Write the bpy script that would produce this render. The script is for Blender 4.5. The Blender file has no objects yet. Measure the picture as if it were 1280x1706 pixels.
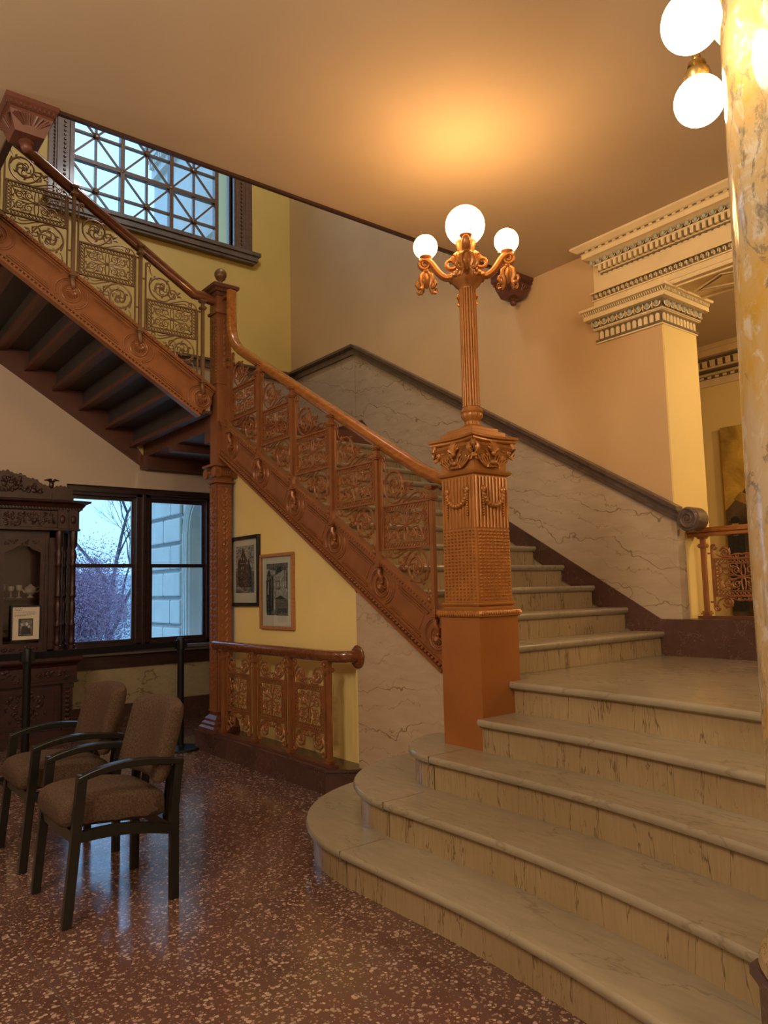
import bpy, math, random
from mathutils import Vector, Matrix
from math import sin, cos, pi, sqrt
random.seed(7)
SC = bpy.context.scene
COL = SC.collection

# ------------------------------------------------------------------ camera, world, exposure
cam_d = bpy.data.cameras.new('camera')
cam = bpy.data.objects.new('camera', cam_d); COL.objects.link(cam)
rt = Vector((0.78246, -0.62228, -0.02341)); dn = Vector((0.0454, 0.09462, -0.99448))
ya, th, ro = 0.899302, 0.1031163, -0.0235356
def _axes():
    up = Vector((0, -cos(th), sin(th))); fw = Vector((0, sin(th), cos(th))); r0 = Vector((1, 0, 0))
    R = Matrix(((cos(ro), -sin(ro), 0), (sin(ro), cos(ro), 0), (0, 0, 1)))
    u = R @ (-cos(ya)*r0 + sin(ya)*fw); v = R @ (sin(ya)*r0 + cos(ya)*fw); w = R @ up
    return Matrix((v, u, w))
Mx = _axes()
cr, cd, cf = Mx @ Vector((1, 0, 0)), Mx @ Vector((0, 1, 0)), Mx @ Vector((0, 0, 1))
m4 = Matrix.Identity(4)
for i in range(3):
    m4[i][0] = cr[i]; m4[i][1] = -cd[i]; m4[i][2] = -cf[i]
m4[2][3] = 1.352
cam.matrix_world = m4
cam_d.sensor_fit = 'HORIZONTAL'; cam_d.sensor_width = 36; cam_d.lens = 1244.616/1280*36
cam_d.clip_start = 0.02; cam_d.clip_end = 200
SC.camera = cam
SC.view_settings.view_transform = 'Standard'; SC.view_settings.look = 'None'
SC.view_settings.gamma = 1; SC.view_settings.exposure = 0.95
SC.cycles.use_denoising = True
SC.cycles.sample_clamp_indirect = 6
SC.cycles.max_bounces = 8; SC.cycles.diffuse_bounces = 4; SC.cycles.glossy_bounces = 3
SC.cycles.transparent_max_bounces = 8; SC.cycles.transmission_bounces = 4
SC.cycles.caustics_reflective = False; SC.cycles.caustics_refractive = False

W = bpy.data.worlds.new('sky'); SC.world = W; W.use_nodes = True
bg = W.node_tree.nodes['Background']
bg.inputs[0].default_value = (0.31, 0.61, 1.0, 1); bg.inputs[1].default_value = 1.3

LAMP_COL = (1.0, 0.55, 0.21); LAMP_E = 14.0
COLUMN_LAMP_COL = (1.0, 0.78, 0.50); COLUMN_LAMP_E = 15.0

def portal(loc, rot, sx, sy):
    l = bpy.data.lights.new('window_portal', 'AREA'); l.shape = 'RECTANGLE'; l.size = sx; l.size_y = sy
    l.cycles.is_portal = True
    o = bpy.data.objects.new('window_portal', l); o.location = loc; o.rotation_euler = rot; COL.objects.link(o)
portal((3.1, 8.52, 1.66), (-pi/2, 0, 0), 1.9, 1.75)
portal((3.15, 8.52, 6.5), (-pi/2, 0, 0), 1.95, 1.9)
def fill_light(x, y, z, e, c=COLUMN_LAMP_COL, r=.15):
    l = bpy.data.lights.new('fill_light', 'POINT'); l.energy = e; l.color = c; l.shadow_soft_size = r
    o = bpy.data.objects.new('fill_light', l); o.location = (x, y, z); COL.objects.link(o)
fill_light(-1.2, 1.6, 3.3, 128, (1, .85, .66), .5)     # added unseen fill lights in the lobby behind the camera
fill_light(1.2, -2.2, 3.2, 140, (1, .85, .64), .5)
fill_light(-1.8, 5.2, 3.2, 26, (1, .86, .72))  # added unseen fill at the left, towards the cabinet wall
fill_light(6.6, .9, 3.2, 55, (1, .68, .34))     # added fill light in the room beyond the opening, no fixture built
fill_light(3.0, 5.0, 7.3, 62, (.92, .95, 1), .3)  # added fill standing in for daylight from above the stairwell
fill_light(.8, 2.6, 6.6, 25, (1, .80, .55), .3)  # added warm fill in the unseen upper hall

# ------------------------------------------------------------------ materials
def new_mat(n):
    m = bpy.data.materials.new(n); m.use_nodes = True
    return m, m.node_tree.nodes, m.node_tree.links, m.node_tree.nodes['Principled BSDF']
def mixrgb(N, L, fac, a, b, mode='MIX'):
    x = N.new('ShaderNodeMix'); x.data_type = 'RGBA'; x.blend_type = mode
    for sock, v in ((0, fac), (6, a), (7, b)):
        if hasattr(v, 'is_output') or isinstance(v, bpy.types.NodeSocket): L.new(v, x.inputs[sock])
        else: x.inputs[sock].default_value = v if sock == 0 else (*v, 1)
    return x.outputs[2]
def mth(N, L, op, a, b=None, c=None, clamp=False):
    x = N.new('ShaderNodeMath'); x.operation = op; x.use_clamp = clamp
    for i, v in enumerate((a, b, c)):
        if v is None: continue
        if isinstance(v, bpy.types.NodeSocket): L.new(v, x.inputs[i])
        else: x.inputs[i].default_value = v
    return x.outputs[0]
def coord(N, L, scale=(1, 1, 1), rot=(0, 0, 0)):
    t = N.new('ShaderNodeTexCoord'); mp = N.new('ShaderNodeMapping')
    mp.inputs['Scale'].default_value = scale; mp.inputs['Rotation'].default_value = rot
    L.new(t.outputs['Object'], mp.inputs[0]); return mp.outputs[0]
def noise(N, L, vec, s, det=3, rough=.5, dist=0):
    x = N.new('ShaderNodeTexNoise'); x.inputs['Scale'].default_value = s; x.inputs['Detail'].default_value = det
    x.inputs['Roughness'].default_value = rough; x.inputs['Distortion'].default_value = dist
    L.new(vec, x.inputs['Vector']); return x.outputs[0]
def rng(N, L, v, a, b, c=0, d=1):
    x = N.new('ShaderNodeMapRange'); x.clamp = True
    L.new(v, x.inputs[0])
    for i, q in enumerate((a, b, c, d)): x.inputs[i+1].default_value = q
    return x.outputs[0]
def bump(N, L, bs, h, strength=.3, dist=.01):
    x = N.new('ShaderNodeBump'); x.inputs['Strength'].default_value = strength; x.inputs['Distance'].default_value = dist
    L.new(h, x.inputs['Height']); L.new(x.outputs[0], bs.inputs['Normal'])
def plain(n, c, rough=.5, metal=0, var=.12, vs=6, bmp=0, bs_=60, coat=0, spec=.5):
    m, N, L, B = new_mat(n)
    v = coord(N, L); f = noise(N, L, v, vs, 4)
    lo = tuple(q*(1-var) for q in c); hi = tuple(min(1, q*(1+var)) for q in c)
    L.new(mixrgb(N, L, rng(N, L, f, .35, .65), lo, hi), B.inputs['Base Color'])
    B.inputs['Roughness'].default_value = rough; B.inputs['Metallic'].default_value = metal
    B.inputs['Coat Weight'].default_value = coat; B.inputs['Coat Roughness'].default_value = .15
    B.inputs['Specular IOR Level'].default_value = spec
    if bmp: bump(N, L, B, noise(N, L, v, bs_, 4), bmp, .004)
    return m
def marble(n, c1, c2, vein, vscale=(1, 1, 1), rot=(0, 0, 0), rough=.18, w=.010, s=1.6, dens=1.0, s2=5, wave=None):
    m, N, L, B = new_mat(n)
    v = coord(N, L); vv = coord(N, L, vscale, rot)
    base = mixrgb(N, L, rng(N, L, noise(N, L, v, 1.8, 6), .3, .7), c1, c2)
    fine = mixrgb(N, L, rng(N, L, noise(N, L, vv, s2*3, 5), .3, .7, 0, .35), base, tuple(q*.7 for q in c2))
    a = mth(N, L, 'ABSOLUTE', mth(N, L, 'SUBTRACT', noise(N, L, vv, s, 5, .55, .3), .5))
    m1 = rng(N, L, a, 0, w, 1, 0)
    if wave:
        ws = []
        for sc_, di, th_, k_ in ((wave[0]*1.3, 7, .996, 1), (wave[0]*2.3, 9, .995, .7)):
            x = N.new('ShaderNodeTexWave'); x.bands_direction = 'Z'; x.inputs['Scale'].default_value = sc_
            x.inputs['Distortion'].default_value = di; x.inputs['Detail'].default_value = 4; x.inputs['Detail Scale'].default_value = 1.6; x.inputs['Detail Roughness'].default_value = .62
            L.new(coord(N, L, (1, .8, 1), (wave[1], 0, 0)), x.inputs[0]); ws.append(rng(N, L, x.outputs[1], th_, 1, 0, k_))
        m1 = mth(N, L, 'MULTIPLY', mth(N, L, 'MAXIMUM', ws[0], ws[1]), rng(N, L, noise(N, L, v, 2.2, 3), .36, .52, .25, 1))
    b = mth(N, L, 'ABSOLUTE', mth(N, L, 'SUBTRACT', noise(N, L, vv, s*2.1, 4, .5, .2), .47))
    m2 = rng(N, L, b, 0, w*.7, .7 if not wave else 0, 0)
    gate = rng(N, L, noise(N, L, v, 1.3, 2), .42, .56, 0, 1)
    mk = mth(N, L, 'MULTIPLY', mth(N, L, 'MAXIMUM', m1, mth(N, L, 'MULTIPLY', m2, gate)), dens, clamp=True)
    L.new(mixrgb(N, L, mk, fine, vein), B.inputs['Base Color'])
    B.inputs['Roughness'].default_value = rough
    B.inputs['Specular IOR Level'].default_value = .5
    return m
def wood(n, c1, c2, rough=.3, sc=(1, 14, 14), coat=.3):
    m, N, L, B = new_mat(n)
    v = coord(N, L, sc)
    f = noise(N, L, v, 3, 6, .6, .6)
    L.new(mixrgb(N, L, rng(N, L, f, .35, .65), c1, c2), B.inputs['Base Color'])
    B.inputs['Roughness'].default_value = rough; B.inputs['Coat Weight'].default_value = coat
    B.inputs['Coat Roughness'].default_value = .12
    return m

M = {}
YEL = (.84, .65, .25)
M['yellow_hall'] = plain('golden_wall_paint', (.68, .50, .14), .55, var=.04, vs=1.5, bmp=.08, bs_=90)
M['tan_wall'] = plain('tan_wall_paint', (.60, .405, .20), .55, var=.04, vs=1.5, bmp=.08, bs_=90)
M['yellow'] = plain('yellow_wall_paint', YEL, .55, var=.04, vs=1.5, bmp=.08, bs_=90)
M['cream_wall'] = plain('cream_wall_paint', (.60, .46, .33), .6, var=.03, vs=1.5, bmp=.08, bs_=90)
M['ceiling'] = plain('cream_ceiling_plaster', (.58, .46, .31), .75, var=.04, vs=1.2, bmp=.12, bs_=70)
M['plaster'] = plain('cream_moulding_paint', (.78, .62, .34), .5, var=.04)
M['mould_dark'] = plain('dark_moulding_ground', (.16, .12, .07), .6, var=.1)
M['egg'] = plain('pale_green_egg_paint', (.40, .42, .33), .5, var=.05)
M['iron'] = plain('copper_brown_iron_paint', (.285, .106, .036), .38, metal=.25, var=.10, vs=9, bmp=.05, bs_=120)
M['iron_pale'] = plain('golden_brown_iron_paint', (.42, .175, .045), .36, metal=.3, var=.10, vs=9, bmp=.05, bs_=120)  # paler, more golden iron colour for the newel and lamp standard
M['iron_block'] = plain('burnt_orange_iron_paint', (.33, .12, .028), .42, metal=.15, var=.06, vs=5)
M['iron_dark'] = plain('dark_brown_iron_paint', (.13, .046, .026), .45, metal=.15, var=.08)
M['iron_old'] = plain('bronze_brown_iron_paint', (.21, .115, .055), .38, metal=.35, var=.12, vs=9)
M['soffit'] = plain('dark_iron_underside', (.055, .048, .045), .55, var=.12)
M['rail_wood'] = wood('varnished_oak', (.40, .15, .025), (.26, .085, .015), .2, (12, 2, 12), .6)
M['rail_dark'] = wood('dark_varnished_oak', (.20, .062, .018), (.12, .035, .012), .2, (2, 12, 12), .6)
M['win_wood'] = wood('dark_walnut_frame', (.055, .022, .014), (.03, .012, .009), .35)
M['up_wood'] = wood('brown_window_wood', (.16, .085, .045), (.10, .052, .03), .4)
M['cab_wood'] = wood('reddish_mahogany', (.045, .009, .005), (.016, .004, .003), .42, (3, 3, 9), .08)
M['marble_wall'] = marble('rose_beige_wall_marble', (.50, .395, .275), (.45, .35, .24), (.20, .13, .075), (.4, .36, 1.7), (.28, 0, 0), .2, .0085, 1.6, .9, wave=(.9, -.33))
M['marble_under'] = marble('pinkish_wall_marble', (.56, .42, .28), (.50, .365, .24), (.22, .13, .07), (.4, .36, 1.7), (.28, 0, 0), .2, .0085, 1.6, .9, wave=(1.0, .05))
M['marble_low'] = marble('cream_veined_marble', (.42, .34, .19), (.36, .28, .16), (.15, .08, .04), (1, 1, 1.6), (0, .4, 0), .25, .010, 1.4, .8)
M['tread'] = marble('grey_beige_tread_marble', (.355, .295, .20), (.29, .24, .16), (.17, .13, .08), (2.2, .55, 1), (0, 0, .12), .22, .008, 1.8, .55)
M['riser'] = marble('veined_tan_riser_marble', (.39, .285, .155), (.32, .225, .115), (.10, .06, .03), (4.0, 4.0, .5), (0, 0, 0), .25, .009, 1.9, .8)
M['marble_red'] = marble('dark_red_brown_marble', (.115, .055, .042), (.06, .030, .023), (.30, .20, .15), (1.5, 1.5, 1.5), (0, 0, 0), .22, .004, 3.5, .5)
M['band'] = plain('brown_marble_cap', (.105, .068, .05), .3, var=.25, vs=14)
M['sill_stone'] = plain('grey_brown_sill_stone', (.13, .10, .08), .4, var=.15)
M['black'] = plain('matt_black_metal', (.004, .004, .0045), .4, var=.1, spec=.25)
M['black_belt'] = plain('black_webbing', (.005, .005, .006), .8, var=.1, spec=.15)
M['chair_frame'] = plain('graphite_steel', (.028, .027, .023), .3, metal=.7, var=.08)
M['brass'] = plain('aged_brass', (.55, .38, .14), .25, metal=.9, var=.1)
M['paper'] = plain('cream_mat_board', (.72, .64, .48), .8, var=.02)
M['card'] = plain('beige_card', (.62, .54, .42), .8, var=.02)
M['frame_black'] = plain('black_lacquer_frame', (.010, .012, .018), .25, var=.1)
M['frame_oak'] = wood('light_oak_frame', (.48, .22, .07), (.36, .15, .045), .35)
M['ink'] = plain('dark_print_ink', (.03, .03, .028), .7, var=.3, vs=40)
M['ink2'] = plain('mid_grey_print', (.14, .13, .11), .7, var=.5, vs=60)
M['ink3'] = plain('pale_grey_print', (.40, .37, .30), .7, var=.4, vs=50)
M['gold_dark'] = plain('ochre_paint', (.45, .27, .05), .6, var=.3)
M['stone'] = plain('pale_limestone', (.62, .60, .56), .8, var=.06, vs=3)
M['stone_joint'] = plain('stone_joint', (.28, .27, .26), .9)
M['bark'] = plain('grey_brown_bark', (.085, .07, .07), .9)
M['leaf'] = plain('purple_red_leaves', (.36, .20, .29), .8, var=.4, vs=9)
M['ground'] = plain('frosted_lawn', (.42, .47, .42), .95, var=.35, vs=2.5)
M['asph'] = plain('far_pale_facade', (.55, .58, .60), .9, var=.08)

# fabric
m, N, L, B = new_mat('brown_woven_fabric'); v = coord(N, L)
w1 = N.new('ShaderNodeTexWave'); w1.inputs['Scale'].default_value = 160; L.new(v, w1.inputs[0]); w1.bands_direction = 'Z'
w1.inputs['Distortion'].default_value = 2
f = noise(N, L, v, 140, 3)
L.new(mixrgb(N, L, rng(N, L, f, .3, .7), (.046, .027, .018), (.105, .064, .040)), B.inputs['Base Color'])
B.inputs['Roughness'].default_value = .95; B.inputs['Specular IOR Level'].default_value = .15
bump(N, L, B, mth(N, L, 'ADD', f, w1.outputs[1]), .35, .002); M['fabric'] = m

# terrazzo floor
m, N, L, B = new_mat('red_brown_terrazzo'); v = coord(N, L)
vd = N.new('ShaderNodeVectorMath'); vd.operation = 'ADD'
nz = N.new('ShaderNodeTexNoise'); nz.inputs['Scale'].default_value = 60; L.new(v, nz.inputs['Vector'])
sc_ = N.new('ShaderNodeVectorMath'); sc_.operation = 'SCALE'; sc_.inputs[3].default_value = .012
L.new(nz.outputs[1], sc_.inputs[0]); L.new(v, vd.inputs[0]); L.new(sc_.outputs[0], vd.inputs[1])
def vor(scale, feat='F1'):
    x = N.new('ShaderNodeTexVoronoi'); x.inputs['Scale'].default_value = scale; x.feature = feat
    L.new(vd.outputs[0], x.inputs['Vector']); return x
va, vb = vor(62), vor(120)
def chips(vo, size, keep):
    sp = N.new('ShaderNodeSeparateColor'); L.new(vo.outputs['Color'], sp.inputs[0])
    thr = mth(N, L, 'MULTIPLY', sp.outputs[0], size)
    inside = mth(N, L, 'LESS_THAN', vo.outputs['Distance'], thr)
    k = mth(N, L, 'GREATER_THAN', sp.outputs[1], keep)
    return mth(N, L, 'MULTIPLY', inside, k), sp
ca, spa = chips(va, .62, .45); cb, spb = chips(vb, .6, .5)
big = noise(N, L, v, 2.2, 3)
mat_c = mixrgb(N, L, rng(N, L, big, .3, .7), (.085, .040, .032), (.118, .058, .045))
chip_c = mixrgb(N, L, spa.outputs[2], (.24, .15, .115), (.50, .37, .27))
chip_d = mixrgb(N, L, spb.outputs[2], (.07, .03, .025), (.36, .23, .16))
cc = mixrgb(N, L, cb, mat_c, chip_d); cc = mixrgb(N, L, ca, cc, chip_c)
br = N.new('ShaderNodeTexBrick'); br.offset = 0; br.inputs['Scale'].default_value = 1
br.inputs['Mortar Size'].default_value = .003; br.inputs['Brick Width'].default_value = .78; br.inputs['Row Height'].default_value = .78
br.inputs['Mortar Smooth'].default_value = 0
L.new(v, br.inputs['Vector'])
cc = mixrgb(N, L, br.outputs['Fac'], cc, (.10, .07, .06))
L.new(cc, B.inputs['Base Color'])
rf = noise(N, L, v, 3.5, 4)
L.new(rng(N, L, rf, .3, .7, .10, .20), B.inputs['Roughness'])
B.inputs['Specular IOR Level'].default_value = .75
wv = noise(N, L, v, 2.5, 2); bump(N, L, B, wv, .25, .012)
M['terrazzo'] = m

# yellow column marble
m, N, L, B = new_mat('ochre_brecciated_marble'); v = coord(N, L, (1.5, 1.5, 1.0))
n1 = noise(N, L, v, 3.2, 8, .62, 1.2); n2 = noise(N, L, v, 6.5, 7, .65, 1.8); n3 = noise(N, L, v, 2.0, 4, .5, .5)
c = mixrgb(N, L, rng(N, L, n1, .36, .62), (.50, .39, .24), (.50, .30, .06))
c = mixrgb(N, L, rng(N, L, n2, .54, .62), c, (.56, .48, .36))
a = mth(N, L, 'ABSOLUTE', mth(N, L, 'SUBTRACT', noise(N, L, v, 2.6, 8, .68, 2.2), .5))
g = rng(N, L, n3, .45, .6, 0, 1)
mk = mth(N, L, 'MULTIPLY', rng(N, L, a, 0, .035, .9, 0), g)
c = mixrgb(N, L, mk, c, (.13, .12, .11))
mk2 = rng(N, L, noise(N, L, v, 4.4, 9, .72, 1.5), .56, .64, 0, .85)
c = mixrgb(N, L, mk2, c, (.17, .15, .12))
L.new(c, B.inputs['Base Color']); B.inputs['Roughness'].default_value = .12; M['column'] = m

# glass
def glass(n, tint=(1, 1, 1), rough=0.0):
    m, N, L, B = new_mat(n); N.remove(B)
    t = N.new('ShaderNodeBsdfTransparent'); t.inputs[0].default_value = (*tint, 1)
    g = N.new('ShaderNodeBsdfGlossy'); g.inputs['Roughness'].default_value = rough
    lw = N.new('ShaderNodeLayerWeight'); lw.inputs[0].default_value = .5
    fr_ = mth(N, L, 'MULTIPLY_ADD', mth(N, L, 'POWER', lw.outputs['Facing'], 4.0), .8, .045)
    mx = N.new('ShaderNodeMixShader'); L.new(fr_, mx.inputs[0]); L.new(t.outputs[0], mx.inputs[1]); L.new(g.outputs[0], mx.inputs[2])
    L.new(mx.outputs[0], N['Material Output'].inputs[0]); return m
M['glass'] = glass('window_glass', (.93, .97, 1))
M['glass_cab'] = glass('cabinet_glass', (.85, .85, .85))
def emis(n, c, e):
    m, N, L, B = new_mat(n)
    B.inputs['Base Color'].default_value = (.9, .85, .75, 1)
    B.inputs['Emission Color'].default_value = (*c, 1); B.inputs['Emission Strength'].default_value = e
    return m
M['globe'] = emis('lit_opal_glass_warm', LAMP_COL, LAMP_E)
M['globe2'] = emis('lit_opal_glass_white', COLUMN_LAMP_COL, COLUMN_LAMP_E)
M['tinglass'] = plain('cut_glass', (.55, .5, .4), .1, metal=.3)

# ------------------------------------------------------------------ mesh helpers
def fr(o, ex, ey, ez):
    o, ex, ey, ez = Vector(o), Vector(ex), Vector(ey), Vector(ez)
    return lambda p: o + ex*p[0] + ey*p[1] + ez*p[2]
ID = lambda p: Vector(p)
class MB:
    def __init__(s, f=ID): s.v = []; s.f = []; s.m = []; s.T = f
    def add(s, vs, fs, mi=0):
        b = len(s.v); s.v += [s.T(p) for p in vs]
        for q in fs: s.f.append([b+i for i in q]); s.m.append(mi)
    def box(s, a, b, mi=0):
        x0, y0, z0 = a; x1, y1, z1 = b
        s.add([(x0,y0,z0),(x1,y0,z0),(x1,y1,z0),(x0,y1,z0),(x0,y0,z1),(x1,y0,z1),(x1,y1,z1),(x0,y1,z1)],
              [(0,3,2,1),(4,5,6,7),(0,1,5,4),(1,2,6,5),(2,3,7,6),(3,0,4,7)], mi); return s
    def prism(s, poly, h0, h1, mi=0, ax=2):
        n = len(poly)
        def P(a, b, h): return (a, b, h) if ax == 2 else ((h, a, b) if ax == 0 else (a, h, b))
        s.add([P(a, b, h0) for a, b in poly]+[P(a, b, h1) for a, b in poly],
              [list(range(n))[::-1], list(range(n, 2*n))]+[(i, (i+1) % n, n+(i+1) % n, n+i) for i in range(n)], mi); return s
    def tube(s, pts, r, n=6, mi=0, sq=1.0, nrm=(0, 0, 1), closed=False):
        pts = [Vector(p) for p in pts]; k = len(pts)
        R = r if isinstance(r, (list, tuple)) else [r]*k
        nrm = Vector(nrm); vs = []
        prev = None
        for i, p in enumerate(pts):
            if closed: t = pts[(i+1) % k]-pts[i-1]
            else: t = pts[min(i+1, k-1)]-pts[max(i-1, 0)]
            if t.length < 1e-9: t = Vector((1, 0, 0))
            t.normalize()
            a = nrm.cross(t)
            if a.length < 1e-3: a = prev if prev is not None else Vector((1, 0, 0)).cross(t)
            if a.length < 1e-3: a = Vector((0, 1, 0))
            a.normalize()
            if prev is not None and a.dot(prev) < 0 and nrm.cross(t).length < .2: a = -a
            prev = a; b = t.cross(a)
            for j in range(n):
                an = 2*pi*(j+.5)/n
                vs.append(p + a*cos(an)*R[i] + b*sin(an)*R[i]*sq)
        fs = [(i*n+j, i*n+(j+1) % n, (i+1)*n+(j+1) % n, (i+1)*n+j) for i in range(k-1) for j in range(n)]
        if closed: fs += [((k-1)*n+j, (k-1)*n+(j+1) % n, (j+1) % n, j) for j in range(n)]
        else: fs += [list(range(n))[::-1], [(k-1)*n+j for j in range(n)]]
        s.add(vs, fs, mi); return s
    def lathe(s, prof, c=(0, 0, 0), n=24, mi=0, flute=0, fn=0):
        vs = []; k = len(prof)
        for r, z in prof:
            for j in range(n):
                an = 2*pi*j/n
                rr = r*(1-flute*(j % 2)) if flute else r
                vs.append((c[0]+rr*cos(an), c[1]+rr*sin(an), c[2]+z))
        fs = [(i*n+j, i*n+(j+1) % n, (i+1)*n+(j+1) % n, (i+1)*n+j) for i in range(k-1) for j in range(n)]
        fs += [list(range(n))[::-1], [(k-1)*n+j for j in range(n)]]
        s.add(vs, fs, mi); return s
    def sq(s, x0, x1, y0, y1, prof, mi=0):
        """square lathe: prof = (offset, z)"""
        vs = []; k = len(prof)
        for p, z in prof: vs += [(x0-p, y0-p, z), (x1+p, y0-p, z), (x1+p, y1+p, z), (x0-p, y1+p, z)]
        fs = [(i*4+j, i*4+(j+1) % 4, (i+1)*4+(j+1) % 4, (i+1)*4+j) for i in range(k-1) for j in range(4)]
        fs += [(3, 2, 1, 0), [(k-1)*4+j for j in range(4)]]
        s.add(vs, fs, mi); return s
    def ball(s, c, r, n=8, m=5, mi=0, sc=(1, 1, 1)):
        vs = [(c[0], c[1], c[2]-r*sc[2])]
        for i in range(1, m):
            a = -pi/2+pi*i/m
            for j in range(n): vs.append((c[0]+r*cos(a)*cos(2*pi*j/n)*sc[0], c[1]+r*cos(a)*sin(2*pi*j/n)*sc[1], c[2]+r*sin(a)*sc[2]))
        vs.append((c[0], c[1], c[2]+r*sc[2])); e = len(vs)-1
        fs = [(0, 1+(j+1) % n, 1+j) for j in range(n)]
        for i in range(m-2): fs += [(1+i*n+j, 1+i*n+(j+1) % n, 1+(i+1)*n+(j+1) % n, 1+(i+1)*n+j) for j in range(n)]
        fs += [(e, 1+(m-2)*n+j, 1+(m-2)*n+(j+1) % n) for j in range(n)]
        s.add(vs, fs, mi); return s
    def build(s, name, mats, parent=None, ang=35, bevel=0, seg=2, sub=0):
        if not isinstance(mats, (list, tuple)): mats = [mats]
        off = Vector((0, 0, 0))
        p = parent
        while p is not None: off += p.location; p = p.parent
        me = bpy.data.meshes.new(name)
        me.from_pydata([tuple(q-off) for q in s.v], [], s.f)
        for i, mi in enumerate(s.m): me.polygons[i].material_index = mi
        for mm in mats: me.materials.append(M[mm] if isinstance(mm, str) else mm)
        me.update()
        if ang is not None:
            me.polygons.foreach_set('use_smooth', [True]*len(me.polygons)); me.set_sharp_from_angle(angle=math.radians(ang))
        import bmesh
        bm = bmesh.new(); bm.from_mesh(me); bmesh.ops.recalc_face_normals(bm, faces=bm.faces); bm.to_mesh(me); bm.free()
        o = bpy.data.objects.new(name, me); COL.objects.link(o)
        if parent is not None: o.parent = parent
        if bevel:
            b = o.modifiers.new('bevel', 'BEVEL'); b.width = bevel; b.segments = seg; b.limit_method = 'ANGLE'
        if sub:
            q = o.modifiers.new('sub', 'SUBSURF'); q.levels = sub; q.render_levels = sub
        return o
def tag(o, label=None, cat=None, group=None, kind=None):
    if label: o['label'] = label
    if cat: o['category'] = cat
    if group: o['group'] = group
    if kind: o['kind'] = kind
    return o
def empty(name, loc, label=None, cat=None, group=None):
    o = bpy.data.objects.new(name, None); COL.objects.link(o); o.location = loc; o.empty_display_size = .1
    return tag(o, label, cat, group)
def struct(name, mb, mats, **k):
    return tag(mb.build(name, mats, **k), kind='structure')
def copy_tree(o, parent=None, shift=None):
    c = o.copy(); COL.objects.link(c); c.parent = parent
    if shift is not None: c.location = Vector(o.location)+Vector(shift)
    for ch in list(o.children): copy_tree(ch, c)
    return c
def spiral(cx, cy, r0, r1, a0, turns, n=22):
    return [(cx+(r0+(r1-r0)*t)*cos(a0+2*pi*turns*t), cy+(r0+(r1-r0)*t)*sin(a0+2*pi*turns*t), 0) for t in [i/(n-1) for i in range(n)]]
def bez(p0, p1, p2, p3, n=12):
    o = []
    for i in range(n):
        t = i/(n-1); q = [(1-t)**3*a+3*(1-t)**2*t*b+3*(1-t)*t*t*c+t**3*d for a, b, c, d in zip(p0, p1, p2, p3)]
        o.append((q[0], q[1], q[2] if len(q) > 2 else 0))
    return o
def taper(n, a, b): return [a+(b-a)*i/(n-1) for i in range(n)]

# ------------------------------------------------------------------ levels
R = .168; LAND = 5*R; MID = LAND+13*R; UP = MID+8*R; CEIL = 4.0
VX = 4.92; WY = 8.04

# ------------------------------------------------------------------ setting
struct('floor', MB().box((-4, -4, -.2), (5.38, 8.5, 0)), 'terrazzo', ang=None)
mb = MB()
mb.box((-4, -4, CEIL), (VX+.46, 4.08, UP))
mb.box((-4, 4.08, CEIL), (.88, WY, UP))
struct('ceiling', mb, 'ceiling', ang=None)
mb = MB()
mb.box((.88, 4.075, CEIL-.02), (VX, 4.10, UP+.02)); mb.box((.86, 4.075, CEIL-.02), (.90, 6.1, UP+.02))
struct('trim_1', mb, 'win_wood', ang=None)

def wall_with_holes(y0, y1, x0, x1, z0, z1, holes):
    """wall along X at y0..y1; holes (xa, xb, za, zb) stacked in z"""
    mb = MB(); z = z0
    for xa, xb, za, zb in sorted(holes, key=lambda h: h[2]):
        mb.box((x0, y0, z), (x1, y1, za)); mb.box((x0, y0, za), (xa, y1, zb)); mb.box((xb, y0, za), (x1, y1, zb)); z = zb
    mb.box((x0, y0, z), (x1, y1, z1)); return mb
mb = wall_with_holes(WY, WY+.45, -4, 5.4, 0, 2.62, [(2.2, 4.3, .80, 2.52)])
mb.prism([(-4, 2.62), (5.4, 2.62), (5.4, 2.76), (3.05, 2.76), (.6, 4.33), (-4, 4.33)], WY, WY+.45, 0, 1)
struct('wall_back_lower', mb, 'cream_wall', ang=None)
mb = wall_with_holes(WY, WY+.45, -4, 5.4, 4.33, 8.2, [(2.2, 4.1, 5.56, 7.4)])
mb.prism([(.6, 4.33), (3.05, 2.76), (5.4, 2.76), (5.4, 4.33)], WY, WY+.45, 0, 1)
struct('wall_back_upper', mb, 'yellow_hall', ang=None)
mb = MB()
mb.box((VX, 2.87, 0), (VX+.46, WY, 8.2))
mb.box((VX, -4, UP), (VX+.46, 2.87, 8.2))
struct('wall_right', mb, 'tan_wall', ang=None)
struct('wall_pilaster_face', MB().box((VX+.001, 2.858, 1.09), (VX+.46, 2.87, 3.26)), 'yellow', ang=None)
struct('wall_left', MB().box((-4.2, -4, 0), (-4, WY+.45, 8.2)), 'cream_wall', ang=None)
struct('wall_front', MB().box((-4.2, -4.2, 0), (9, -4, 8.2)), 'cream_wall', ang=None)
struct('ceiling_upper', MB().box((-4.2, -4.2, 8.2), (9, WY+.45, 8.4)), 'ceiling', ang=None)

# beyond the opening
struct('floor_beyond', MB().box((5.38, -4, .6), (8.4, 6, .75)), 'terrazzo', ang=None)
struct('ceiling_beyond', MB().box((5.38, -4, 4.02), (8.5, 6, 4.2)), 'ceiling', ang=None)
struct('wall_beyond', MB().box((8.2, -4, .6), (8.4, 6, 4.1)), 'yellow', ang=None)
struct('wall_beyond_end', MB().box((5.38, 6, .6), (8.4, 6.2, 4.1)), 'yellow', ang=None)

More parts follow.
